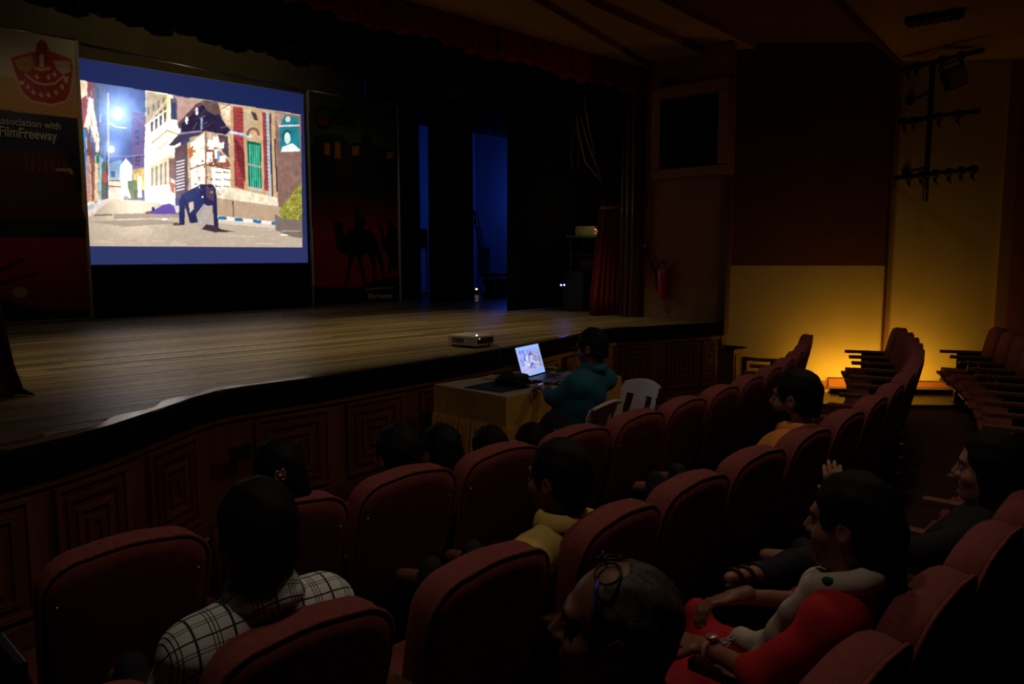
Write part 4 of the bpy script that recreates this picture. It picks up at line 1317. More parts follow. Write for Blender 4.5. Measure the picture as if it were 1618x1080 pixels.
def sp_(name, mb, mat, smooth=True):
    me = mesh_of(name, mb.v, mb.f, mat, smooth)
    seat_parts.append((name, me))


sp_('backrest_cushion', loft([layer(0.004, 0.0), layer(0.0, 0.012), layer(0.0, 0.05), layer(0.006, 0.078), layer(0.022, 0.098), layer(0.06, 0.108), layer(0.13, 0.112)]), M['seat_fab'])
sp_('back_panel', loft([layer(0.006, -0.002), layer(0.010, -0.012), layer(0.05, -0.018), layer(0.12, -0.020)]), M['seat_back'])
sp_('piping', MB().tube([bk(u, v, -0.002) for u, v in outline(-0.002)], 0.0065, 6), M['welt'])
cu = MB()
bm = bmesh.new()
bmesh.ops.create_cube(bm, size=1.0)
for v in bm.verts:
    v.co = Vector((v.co.x * 0.46, v.co.y * 0.46 + 0.40, v.co.z * 0.12 + 0.36 + (0.02 if v.co.y > 0 else 0)))
bmesh.ops.bevel(bm, geom=bm.edges[:], offset=0.045, segments=4, affect='EDGES')
bm.verts.index_update()
cu.add([v.co[:] for v in bm.verts], [tuple(v.index for v in f.verts) for f in bm.faces])
bm.free()
sp_('seat_cushion', cu, M['seat_fab'])
sp_('seat_pan', MB().box((0, 0.40, 0.29), (0.40, 0.38, 0.03), bev=0.008), M['metal_black'], False)
arm = MB().box((0, 0.34, 0.615), (0.058, 0.50, 0.034), bev=0.008)
std = MB().box((0, 0.28, 0.30), (0.032, 0.26, 0.60), bev=0.006).box((0, 0.28, 0.012), (0.07, 0.34, 0.024))
sp_('armrest', arm, M['arm_wood'], False)
sp_('side_stand', std, M['metal_black'], False)
stud = MB().sphere(bk(-0.16, 0.42, -0.018), 0.006, 6, 4).sphere(bk(0.16, 0.42, -0.018), 0.006, 6, 4)
sp_('stud', MB().sphere(bk(-0.2, 0.44, -0.014), 0.007, 6, 4), M['steel'])
sp_('stud', MB().sphere(bk(0.2, 0.44, -0.014), 0.007, 6, 4), M['steel'])


def make_seat(x, yy, rz, label, group, both_arms=False):
    o = empty('auditorium_seat', (x, yy, 0), rz, label, 'seat', group)
    for nm, me in seat_parts:
        c = bpy.data.objects.new(nm, me)
        link(c, o)
        if nm == 'armrest' and label.startswith('empty maroon seat at the left end'):
            bpy.data.objects.remove(c)
            continue
        if nm in ('armrest', 'side_stand'):
            c.location = (-0.262, 0, 0)
            if both_arms:
                c2 = bpy.data.objects.new(nm, me)
                link(c2, o)
                c2.location = (0.262, 0, 0)
    return o


ORD = ['first', 'second', 'third', 'fourth', 'fifth', 'sixth', 'seventh', 'eighth', 'ninth', 'tenth', 'eleventh', 'twelfth', 'thirteenth', 'fourteenth',
       'fifteenth', 'sixteenth', 'seventeenth', 'eighteenth', 'nineteenth', 'twentieth', 'twenty-first', 'twenty-second']
SEATS = {}
ADJ = {('B', 2): (0.02, -0.03, 2), ('B', 3): (0.05, -0.045, 4), ('B', 4): (0.01, -0.02, 1)}   # loose seats sit slightly askew


def row(key, xs, x0, y0, R, pitch, n, desc, group, special):
    for k in range(n):
        s = xs + pitch * k
        if s <= x0:
            x, yy, rz = s, y0, 0.0
        else:
            a = (s - x0) / R
            x, yy, rz = x0 + R * math.sin(a), y0 + R * (1 - math.cos(a)), a
        dx, dy, da = ADJ.get((key, k), (0, 0, 0))
        x, yy, rz = x + dx, yy + dy, rz + math.radians(da)
        lab = special.get(k) or 'maroon upholstered seat, %s from the left in %s' % (ORD[k], desc)
        SEATS[(key, k)] = (x, yy, rz)
        make_seat(x, yy, rz, lab, group, k == n - 1)


row('F', 0.83, 2.8, 2.345, 12.8, 0.520, 15, 'the row nearest the stage', 'seats of the row nearest the stage',
    {0: 'empty maroon seat at the left end of the row nearest the stage', 1: 'maroon seat of the woman with the pink hair clip',
     14: 'maroon end seat of the front row, silhouetted on the yellow wall'})
row('B', 0.375, 3.0, 1.52, 14.6, 0.545, 18, 'the middle row', 'seats of the middle row',
    {0: 'empty maroon seat cut off at the lower left corner', 1: 'maroon seat of the man in the checked shirt', 3: 'maroon seat of the man in the yellow shirt',
     6: 'maroon seat of the man in the orange shirt', 17: 'maroon end seat of the middle row by the lit wall'})
row('C', 1.11, 3.2, 0.53, 15.5, 0.52, 19, 'the rearmost row', 'seats of the rearmost row',
    {0: 'maroon seat of the greying man with glasses on his head', 2: 'maroon seat of the woman in red with white scarf', 4: 'maroon seat of the woman in dark clothes',
     18: 'maroon end seat of the rearmost row with armrest against the wall'})

# ------------------------------------------------------------------ table by the stage
tb = empty('skirted_table', (4.64, 4.29, 0), 0, 'table with pale cloth top and gold pleated skirt before the stage', 'table')
TW, TD = 1.36, 0.78
MB().box((0, 0, 0.735), (TW, TD, 0.03), bev=0.006).build('table_top', M['table_cloth_top'], tb)
for sx in (-1, 1):
    for sy in (-1, 1):
        MB().tube([(sx * 0.6, sy * 0.3, 0), (sx * 0.6, sy * 0.3, 0.72)], 0.018, 8).build('leg', M['steel'], tb)


def perim(off, n):
    c = [(-TW / 2 - off, TD / 2 + off), (-TW / 2 - off, -TD / 2 - off), (TW / 2 + off, -TD / 2 - off), (TW / 2 + off, TD / 2 + off)]
    out = []
    for (a, b), m_ in zip(zip(c[:-1], c[1:]), (n, int(n * TW / TD), n)):
        d = np.array(b) - np.array(a)
        nrm = np.array([-d[1], d[0]]) / np.linalg.norm(d)
        for k in range(m_):
            out.append((np.array(a) + d * k / m_, -nrm))
    out.append((np.array(c[-1]), np.array([1.0, 0])))
    return out


pr = perim(0.006, 12)
MB().sheet([[(*(p - n * 0.0), z) for p, n in pr] for z in (0.742, 0.73, 0.60, 0.505)]).build('skirt_band', M['table_skirt'], tb)
pr = perim(0.008, 130)
rows = []
for z, am, fl_ in ((0.535, 0.003, 0.0), (0.50, 0.009, 0.008), (0.3, 0.014, 0.02), (0.01, 0.02, 0.04)):
    rows.append([(*(p + n * (fl_ + am * math.sin(k * 1.45) + 0.4 * am * math.sin(k * 0.61))), z + (0.006 * math.sin(k * 2.3) if z > 0.52 else 0)) for k, (p, n) in enumerate(pr)])
MB().sheet(rows).build('skirt_ruffle', M['table_skirt'], tb, True)

# laptop
lt = empty('laptop', (4.70, 4.30, 0.751), math.radians(14), 'open laptop with lit screen on the skirted table', 'laptop')
MB().box((0, -0.13, 0.011), (0.40, 0.27, 0.018), bev=0.004).build('base', M['laptop_alu'], lt)
kb = MB().box((0, -0.09, 0.0215), (0.36, 0.13, 0.003)).build('keyboard', M['dark_plastic'], lt)
MB().box((0, -0.205, 0.0215), (0.11, 0.06, 0.002)).build('touchpad', M['steel'], lt)
ang = math.radians(17)
Rl = Matrix.Rotation(-ang, 3, 'X')
lid = MB().box(tuple(Rl @ Vector((0, 0.006, 0.135))), (0.40, 0.008, 0.27), Rl, 0.002).build('lid', M['dark_plastic'], lt)
lid.location = (0, 0.0, 0.015)
lc_ = Canvas(0, 1, 0, 1, 0, 64, 42)
gx_, gz_ = np.meshgrid(np.linspace(0, 1, 64), np.linspace(0, 1, 42))
lc_.u, lc_.v = gx_ * 100, (1 - gz_) * 66
lc_.c[:] = srgb(150, 178, 236)
lm = lambda p: (6 + (p[0] - 124) / 354 * 88, 9 + ((p[1] - 126 - (p[0] - 124) * .08) / 250) * 48)
_g = lc_.glow
lc_.glow = lambda x, yy, r, col, k=1.0: _g(x, yy, r * 0.25, col, k)
_l = lc_.line
lc_.line = lambda pts, w, col, a=1.0: _l(pts, w * 0.25, col, a)
_e = lc_.ell
lc_.ell = lambda x, yy, rx, ry, col, a=1.0: _e(x, yy, rx * 0.25, ry * 0.22, col, a)
paint_film(lc_, lm)
out = (lc_.v < 8) | (lc_.v > 58) | (lc_.u < 5) | (lc_.u > 94)
lc_.c = lc_.c * np.array([.55, .62, .85]) + np.array(srgb(70, 95, 170)) * .9
lc_.c[out] = srgb(146, 176, 238)
lc_.blur(1)
lc_.xs = np.linspace(-0.19, 0.19, 64)
lc_.zs = np.linspace(0.018, 0.26, 42)
lc_.Y = 0.0
me = lc_.grid_mesh('display', vcol_mat('laptop_display', 1.15))
for v in me.vertices:
    v.co = Rl @ Vector((v.co.x, 0.0005, v.co.z))
link(bpy.data.objects.new('display', me), lid)

# blue folder, dark bag, phone, papers and cables on the table
tag(MB().box((4.19, 4.22, 0.754), (0.34, 0.36, 0.008), Matrix.Rotation(0.1, 3, 'Z')).build('blue_folder', pmat('blue_cover', (0.02, 0.05, 0.075), None, 9, 0.5)), 'flat dark blue folder at the near left of the table', 'folder')
bag = empty('camera_bag', (4.33, 4.20, 0.757), 0.3, 'crumpled black bag with straps lying on the blue folder', 'bag')
rnd = random.Random(5)
bmb = bmesh.new()
bmesh.ops.create_icosphere(bmb, subdivisions=3, radius=1.0)
for v in bmb.verts:
    nz = 0.8 + 0.22 * math.sin(v.co.x * 5 + 1) * math.sin(v.co.y * 4) + 0.1 * math.sin(v.co.z * 9 + v.co.x * 7)
    v.co = Vector((v.co.x * 0.17 * nz, v.co.y * 0.15 * nz, max(-0.0, v.co.z * 0.075 * nz + 0.035)))
mm = MB().add([v.co[:] for v in bmb.verts], [tuple(v.index for v in f.verts) for f in bmb.faces])
bmb.free()
mm.build('body', M['black_cloth'], bag, True)
for k in range(3):
    MB().tube([(-0.12 + 0.05 * k, -0.12, 0.01), (-0.16 + 0.03 * k, -0.16, 0.04), (-0.1 + 0.09 * k, -0.17 - 0.02 * k, 0.03), (0.02 + 0.06 * k, -0.12, 0.02)], 0.009, 6).build('strap', M['black_cloth'], bag, True)
ph = empty('phone_on_table', (4.50, 4.02, 0.751), 0.25, 'phone in a red case lying in front of the laptop', 'phone')
MB().box((0, 0, 0.006), (0.16, 0.085, 0.012), bev=0.004).build('case', pmat('red_case', (0.25, 0.02, 0.03), None, 9, 0.4), ph)
MB().box((0, 0, 0.0125), (0.145, 0.072, 0.002)).build('glass', pmat('phone_glass', (0.03, 0.03, 0.04), None, 9, 0.05), ph)
tag(MB().box((4.50, 4.60, 0.755), (0.20, 0.10, 0.006), Matrix.Rotation(0.4, 3, 'Z')).build('notebook', M['table_cloth_top']), 'small pale notebook at the back of the table', 'notebook')
rn = random.Random(9)
for q, (cx_, cy_, lab) in enumerate(((5.02, 4.48, 'tangled black cable behind the laptop on the table'), (5.18, 4.40, 'loose black cable coil at the back right of the table'))):
    tag(MB().tube([(cx_ + 0.09 * math.cos(t * 1.1 + q) + 0.04 * math.sin(t * 2.3), cy_ + 0.06 * math.sin(t * 1.3) + 0.02 * math.cos(3 * t), 0.757 + 0.014 * abs(math.sin(t * 0.9))) for t in np.linspace(0, 14, 60)], 0.0045, 5).build('cable', M['cable'], None, True), lab, 'cable', 'cables on the table')
tag(MB().tube([(5.02, 5.22, SZ + 0.05), (5.08, 5.12, SZ + 0.02), (5.02, 5.02, SZ + 0.015), (4.96, 4.98, 0.80), (4.92, 4.75, 0.78), (4.90, 4.52, 0.757), (4.88, 4.36, 0.757)], 0.005, 6).build('projector_cable', M['cable'], None, True), 'black cable running from projector to laptop', 'cable')

# projector on the stage edge
pj = empty('projector', (5.02, 5.40, SZ), math.radians(6), 'pale grey video projector standing on the stage edge', 'projector')
MB().box((0, 0, 0.065), (0.28, 0.34, 0.09), bev=0.012).build('body', M['proj_grey'], pj)
for k in range(6):
    MB().box((-0.141, -0.02 + k * 0.024, 0.065), (0.006, 0.012, 0.045)).build('vent_slot', M['dark_plastic'], pj)
MB().box((0.0, -0.171, 0.065), (0.22, 0.006, 0.05)).build('port_recess', M['dark_plastic'], pj)
for dx in (-0.06, 0.0, 0.05):
    MB().box((dx, -0.177, 0.06), (0.026, 0.012, 0.014)).build('plug', M['cable'], pj)
MB().lathe([(0.045, 0.0), (0.05, 0.02), (0.03, 0.03)], (0.06, 0.168, 0.065), 14, (0, 1, 0)).build('lens', pmat('lens_glass', (0.02, 0.02, 0.03), None, 9, 0.1), pj, True)
MB().sphere((-0.06, -0.12, 0.112), 0.009).build('power_led', M['led_white'], pj, True)
MB().sphere((-0.085, -0.174, 0.085), 0.006).build('status_led', M['led_amber'], pj, True)
for sx in (-0.1, 0.1):
    for sy in (-0.13, 0.13):
        MB().lathe([(0.015, 0.0), (0.015, 0.022)], (sx, sy, 0), 8).build('foot', M['dark_plastic'], pj)


# white moulded plastic chairs
def plastic_chair(loc, rz, label):
    o = empty('plastic_chair', loc, rz, label, 'chair', 'white plastic chairs')
    MB().box((0, 0.0, 0.42), (0.44, 0.42, 0.02), bev=0.009).build('seat', M['white_plastic'], o)
    for sx in (-1, 1):
        for sy in (-1, 1):
            MB().tube([(sx * 0.19, sy * 0.18, 0.42), (sx * 0.235, sy * 0.24, 0.0)], [0.026, 0.018], 8).build('leg', M['white_plastic'], o, True)
    # backrest: flared top rail, two side members, broad splat with slots either side

    def bp(u, v, w=0.0):
        return (u * (1.0 - 0.12 * v), -0.20 - 0.13 * v + w - 0.05 * (u / 0.22) ** 2 * -1 * 0.6, 0.42 + 0.37 * v)
    th = 0.012
    def strip(uv):
        n = len(uv[0])
        a = [[bp(u, v, 0) for u, v in r] for r in uv]
        b = [[bp(u, v, th) for u, v in r] for r in uv]
        mb = MB()
        mb.sheet(a)
        mb.sheet([r[::-1] for r in b])
        ring_a = a[0] + [r[-1] for r in a[1:]] + a[-1][::-1][1:] + [r[0] for r in a[1:-1]][::-1]
        ring_b = b[0] + [r[-1] for r in b[1:]] + b[-1][::-1][1:] + [r[0] for r in b[1:-1]][::-1]
        mb.sheet([ring_a + ring_a[:1], ring_b + ring_b[:1]])
        return mb
    us = np.linspace(-0.21, 0.21, 11)
    rail = strip([[(u, 0.72 - 0.06 * (u / .21) ** 2 * 0 + (0.0)) for u in us], [(u, 0.86 - 0.05 * (u / .21) ** 2) for u in us], [(u * 0.96, 1.0 - 0.09 * (u / .21) ** 2) for u in us]])
    rail.tube([bp(u * 0.97, 1.0 - 0.09 * (u / .21) ** 2, -0.012) for u in us], 0.014, 6)
    rail.build('top_rail', M['white_plastic'], o, True)
    for s_ in (-1, 1):
        strip([[(s_ * (0.20 - 0.05 * t_), v) for t_ in (0, 1)] for v in (0.0, 0.25, 0.5, 0.74)]).build('side_member', M['white_plastic'], o, True)
    strip([[(0.07 * t_, v) for t_ in (-1, 0, 1)] for v in (0.0, 0.25, 0.5, 0.74)]).build('splat', M['white_plastic'], o, True)
    return o


plastic_chair((4.10, 3.45, 0), math.radians(8), 'white plastic chair under the man at the laptop')
plastic_chair((4.71, 3.52, 0), math.radians(80), 'empty white plastic chair right of the man at the laptop')

# ------------------------------------------------------------------ people (smooth solids meshed from blended shapes)
def surface(D, xs, ys, zs):
    nx, ny, nz = D.shape
    S = D < 0
    c = [S[i:nx - 1 + i, j:ny - 1 + j, k:nz - 1 + k] for i in (0, 1) for j in (0, 1) for k in (0, 1)]
    cnt = sum(a.astype(np.int8) for a in c)
    act = (cnt > 0) & (cnt < 8)
    ids = -np.ones(act.shape, np.int64)
    I = np.argwhere(act)
    if len(I) == 0:
        return np.zeros((0, 3)), np.zeros((0, 4), int)
    ids[act] = np.arange(len(I))
    acc = np.zeros((len(I), 3))
    num = np.zeros(len(I))
    cor = [(i, j, k) for i in (0, 1) for j in (0, 1) for k in (0, 1)]
    A = [xs, ys, zs]

    def val(o):
        return D[I[:, 0] + o[0], I[:, 1] + o[1], I[:, 2] + o[2]]

    def pos(o):
        return np.stack([xs[I[:, 0] + o[0]], ys[I[:, 1] + o[1]], zs[I[:, 2] + o[2]]], 1)
    V = {o: val(o) for o in cor}
    for o in cor:
        for ax in range(3):
            if o[ax]: continue
            p = list(o); p[ax] = 1; p = tuple(p)
            a, b = V[o], V[p]
            m = (a < 0) != (b < 0)
            t = np.where(m, a / np.where(m, a - b, 1), 0)[:, None]
            q = pos(o) * (1 - t) + pos(p) * t
            acc += np.where(m[:, None], q, 0)
            num += m
    verts = acc / num[:, None]
    quads = []
    for ax in range(3):
        a = [slice(None)] * 3; b = [slice(None)] * 3
        a[ax] = slice(0, -1); b[ax] = slice(1, None)
        m = S[tuple(a)] != S[tuple(b)]
        E_ = np.argwhere(m)
        o1, o2 = [d for d in range(3) if d != ax]
        ok = (E_[:, o1] > 0) & (E_[:, o2] > 0) & (E_[:, o1] < D.shape[o1] - 1) & (E_[:, o2] < D.shape[o2] - 1)
        E_ = E_[ok]
        ins = S[tuple(a)][tuple(E_.T)]
        def cell(d1, d2):
            c_ = E_.copy(); c_[:, o1] -= d1; c_[:, o2] -= d2
            return ids[tuple(c_.T)]
        q = np.stack([cell(1, 1), cell(0, 1), cell(0, 0), cell(1, 0)], 1)
        flip = ins if ax != 1 else ~ins
        q = np.where(flip[:, None], q, q[:, ::-1])
        quads.append(q)
    return verts, np.concatenate(quads)


class Solid:
    def __init__(s):
        s.ops = []

    def cone(s, a, b, ra, rb=None, k=0.02, op='u'):
        s.ops.append((op, 'c', np.array(a, float), np.array(b, float), ra, ra if rb is None else rb, k)); return s

    def ell(s, c, r, R=None, k=0.02, op='u'):
        s.ops.append((op, 'e', np.array(c, float), np.array(r, float), np.eye(3) if R is None else np.array(R), 0, k)); return s

    def cut(s, p, n):
        s.ops.append(('cut', np.array(p, float), np.array(n, float))); return s

    def noise(s, amp, f):
        s.ops.append(('noise', amp, f)); return s

    def grow(s, off):
        t = Solid()
        for o in s.ops:
            if o[0] == 'u' and o[1] == 'c': t.ops.append((*o[:4], o[4] + off, o[5] + off, o[6]))
            elif o[0] == 'u' and o[1] == 'e': t.ops.append((*o[:3], o[3] + off, *o[4:]))
            else: t.ops.append(o)
        return t

    def bounds(s):
        lo, hi = [], []
        for o in s.ops:
            if o[0] != 'u': continue
            if o[1] == 'c':
                r = max(o[4], o[5]); lo.append(np.minimum(o[2], o[3]) - r); hi.append(np.maximum(o[2], o[3]) + r)
            else:
                r = max(o[3]); lo.append(o[2] - r); hi.append(o[2] + r)
        return np.min(lo, 0) - 0.03, np.max(hi, 0) + 0.03

    def mesh(s, h, lo=None, hi=None):
        if lo is None: lo, hi = s.bounds()
        ax = [np.arange(lo[d], hi[d] + h, h).astype(np.float32) for d in range(3)]
        D = np.full([len(a) for a in ax], 0.3, np.float32)
        for o in s.ops:
            if o[0] == 'cut':
                p, n = o[1], o[2]
                d = (ax[0] - p[0])[:, None, None] * n[0] + (ax[1] - p[1])[None, :, None] * n[1] + (ax[2] - p[2])[None, None, :] * n[2]
                D = np.maximum(D, d)
                continue
            if o[0] == 'noise':
                amp, f = o[1], o[2]
                D = D + amp * np.sin(ax[0] * f)[:, None, None] * np.sin(ax[1] * f * 1.1 + 1)[None, :, None] + amp * np.sin(ax[2][None, None, :] * f * 0.9 + ax[0][:, None, None] * f * .7)
                continue
            op, kd, k = o[0], o[1], o[6]
            if kd == 'c':
                r = max(o[4], o[5]) + k + 3 * h; l = np.minimum(o[2], o[3]) - r; u = np.maximum(o[2], o[3]) + r
            else:
                r = max(o[3]) + k + 3 * h; l = o[2] - r; u = o[2] + r
            sl = tuple(slice(int(np.searchsorted(ax[d], l[d])), int(np.searchsorted(ax[d], u[d]))) for d in range(3))
            if any(q.stop <= q.start for q in sl): continue
            X = ax[0][sl[0]][:, None, None]; Y = ax[1][sl[1]][None, :, None]; Z = ax[2][sl[2]][None, None, :]
            if kd == 'c':
                a, b = o[2], o[3]; ab = b - a; L2 = ab @ ab + 1e-9
                px, py, pz = X - a[0], Y - a[1], Z - a[2]
                t = np.clip((px * ab[0] + py * ab[1] + pz * ab[2]) / L2, 0, 1)
                d = np.sqrt((px - t * ab[0]) ** 2 + (py - t * ab[1]) ** 2 + (pz - t * ab[2]) ** 2) - (o[4] + (o[5] - o[4]) * t)
            else:
                c_, rr, R = o[2], o[3], o[4]
                px, py, pz = X - c_[0], Y - c_[1], Z - c_[2]
                l3 = [px * R[0, i] + py * R[1, i] + pz * R[2, i] for i in range(3)]
                k0 = np.sqrt(sum((l3[i] / rr[i]) ** 2 for i in range(3)))
                k1 = np.sqrt(sum((l3[i] / rr[i] ** 2) ** 2 for i in range(3))) + 1e-6
                d = k0 * (k0 - 1) / k1
            E0 = D[sl]
            if op == 'u':
                hh = np.clip(0.5 + 0.5 * (E0 - d) / k, 0, 1)
                D[sl] = E0 * (1 - hh) + d * hh - k * hh * (1 - hh)
            else:
                hh = np.clip(0.5 - 0.5 * (E0 + d) / k, 0, 1)
                D[sl] = E0 * (1 - hh) + (-d) * hh + k * hh * (1 - hh)
        return surface(D, *ax)


def solid_obj(name, parts, mat, parent=None):
    vs, qs, o = [], [], 0
    for v, q in parts:
        vs.append(v); qs.append(q + o); o += len(v)
    me = quads_mesh(name, np.concatenate(vs), np.concatenate(qs), mat, True)
    ob = bpy.data.objects.new(name, me)
    return link(ob, parent)


def rot(yaw, pitch=0.0, roll=0.0):
    return np.array(Matrix.Rotation(math.radians(yaw), 3, 'Z') @ Matrix.Rotation(math.radians(pitch), 3, 'X') @ Matrix.Rotation(math.radians(roll), 3, 'Y'))


class Head:
    def __init__(s, c, R, sc):
        s.c, s.R, s.s = np.array(c, float), R, sc

    def p(s, *q):
        return s.c + s.R @ (np.array(q, float) * s.s)


def head_solid(S, H, female=False):
    s, R = H.s, H.R
    e = lambda c, r, k=0.015, op='u': S.ell(H.p(*c), np.array(r) * s, R, k * s, op)
    c_ = lambda a, b, ra, rb=None, k=0.012: S.cone(H.p(*a), H.p(*b), ra * s, (ra if rb is None else rb) * s, k * s)
    e((0, -0.012, 0.03), (0.077, 0.098, 0.093))
    e((0, 0.022, -0.045), (0.060, 0.070, 0.080), 0.03)
    e((0, 0.066, -0.098), (0.028, 0.022, 0.020), 0.025)
    c_((-0.034, 0.078, 0.026), (0.034, 0.078, 0.026), 0.013, k=0.02)
    e((-0.042, 0.058, -0.03), (0.024, 0.024, 0.024), 0.02)
    e((0.042, 0.058, -0.03), (0.024, 0.024, 0.024), 0.02)
    c_((0, 0.086, 0.016), (0, 0.106, -0.022), 0.008, 0.012)
    c_((-0.011, 0.096, -0.029), (0.011, 0.096, -0.029), 0.010, k=0.008)
    e((-0.032, 0.098, 0.006), (0.018, 0.012, 0.011), 0.014, 's')
    e((0.032, 0.098, 0.006), (0.018, 0.012, 0.011), 0.014, 's')
    c_((-0.018, 0.084, -0.055), (0.018, 0.084, -0.055), 0.0085, k=0.006)
    c_((-0.015, 0.083, -0.068), (0.015, 0.083, -0.068), 0.0095, k=0.006)
    for x in (-1, 1):
        e((x * 0.079, -0.008, -0.004), (0.010, 0.020, 0.031), 0.006)
        e((x * 0.088, -0.004, 0.0), (0.007, 0.010, 0.017), 0.006, 's')
    return S


def hair_solid(H, style):
    S = Solid()
    s, R = H.s, H.R
    e = lambda c, r, k=0.015, op='u': S.ell(H.p(*c), np.array(r) * s, R, k * s, op)
    if style == 'bald':
        e((0, -0.016, 0.030), (0.083, 0.102, 0.098))
        e((0, -0.055, -0.03), (0.068, 0.05, 0.065), 0.02)
        e((0, 0.100, 0.02), (0.074, 0.085, 0.130), 0.02, 's')
        e((0, 0.075, 0.120), (0.050, 0.075, 0.045), 0.03, 's')
    else:
        e((0, -0.014, 0.036), (0.085, 0.106, 0.102))
        e((0, -0.055, -0.03), (0.074, 0.055, 0.07), 0.02)
        if style in ('long', 'loose'):
            e((0, -0.065, -0.08), (0.088, 0.055, 0.13), 0.03)
        if style == 'loose':
            e((-0.070, -0.015, -0.07), (0.022, 0.045, 0.12), 0.03)
            e((0.070, -0.015, -0.07), (0.022, 0.045, 0.12), 0.03)
        if style == 'tail':
            e((0, -0.095, -0.01), (0.040, 0.035, 0.05), 0.03)
            e((0, -0.10, -0.11), (0.042, 0.030, 0.12), 0.03)
        e((0, 0.108, -0.02), (0.076, 0.080 if style == 'short' else 0.090, 0.110), 0.012, 's')
    if style not in ('long', 'loose'):
        for x in (-1, 1):
            e((x * 0.088, 0.006, -0.025), (0.028, 0.030, 0.048), 0.012, 's')
        if style != 'tail':
            S.cut(H.p(0, -0.09, -0.068), R @ np.array([0, 0.25, -1.0]))
    S.noise(0.0016, 95)
    return S


def add_hand(S, w, d, n, side, curl=0.5, s=1.0):
    d = np.array(d, float); d /= np.linalg.norm(d)
    n = np.array(n, float); n -= d * (n @ d); n /= np.linalg.norm(n)
    l = np.cross(d, n) * side
    w = np.array(w, float)
    S.ell(w + d * 0.045 * s, np.array([0.038, 0.052, 0.016]) * s, np.stack([l, d, n], 1), 0.012)
    S.cone(w - d * 0.03, w + d * 0.02, 0.026 * s, 0.024 * s, 0.012)
    for i, (L, off) in enumerate(((0.036, -0.028), (0.043, -0.009), (0.040, 0.010), (0.031, 0.027))):
        b = w + (d * (0.086 - 0.05 * abs(off)) - l * off) * s
        c1, c2, c3 = curl * (0.5 + 0.1 * i), curl * 1.3, curl * 2.0
        p1 = b + (d * math.cos(c1) + n * math.sin(c1)) * L * s
        p2 = p1 + (d * math.cos(c2) + n * math.sin(c2)) * L * 0.72 * s
        p3 = p2 + (d * math.cos(c3) + n * math.sin(c3)) * L * 0.5 * s
        S.cone(b, p1, 0.0092 * s, 0.0085 * s, 0.004).cone(p1, p2, 0.0085 * s, 0.0078 * s, 0.003).cone(p2, p3, 0.0078 * s, 0.0066 * s, 0.003)
    b = w + (d * 0.022 + l * 0.030) * s
    p1 = b + (d * 0.65 + l * 0.65 + n * 0.35) * 0.040 * s
    p2 = p1 + (d * 0.85 + l * 0.2 + n * 0.45) * 0.034 * s
    S.cone(b, p1, 0.013 * s, 0.0105 * s, 0.01).cone(p1, p2, 0.0105 * s, 0.008 * s, 0.003)
    return S


def lerp(a, b, t):
    return np.array(a) * (1 - t) + np.array(b) * t


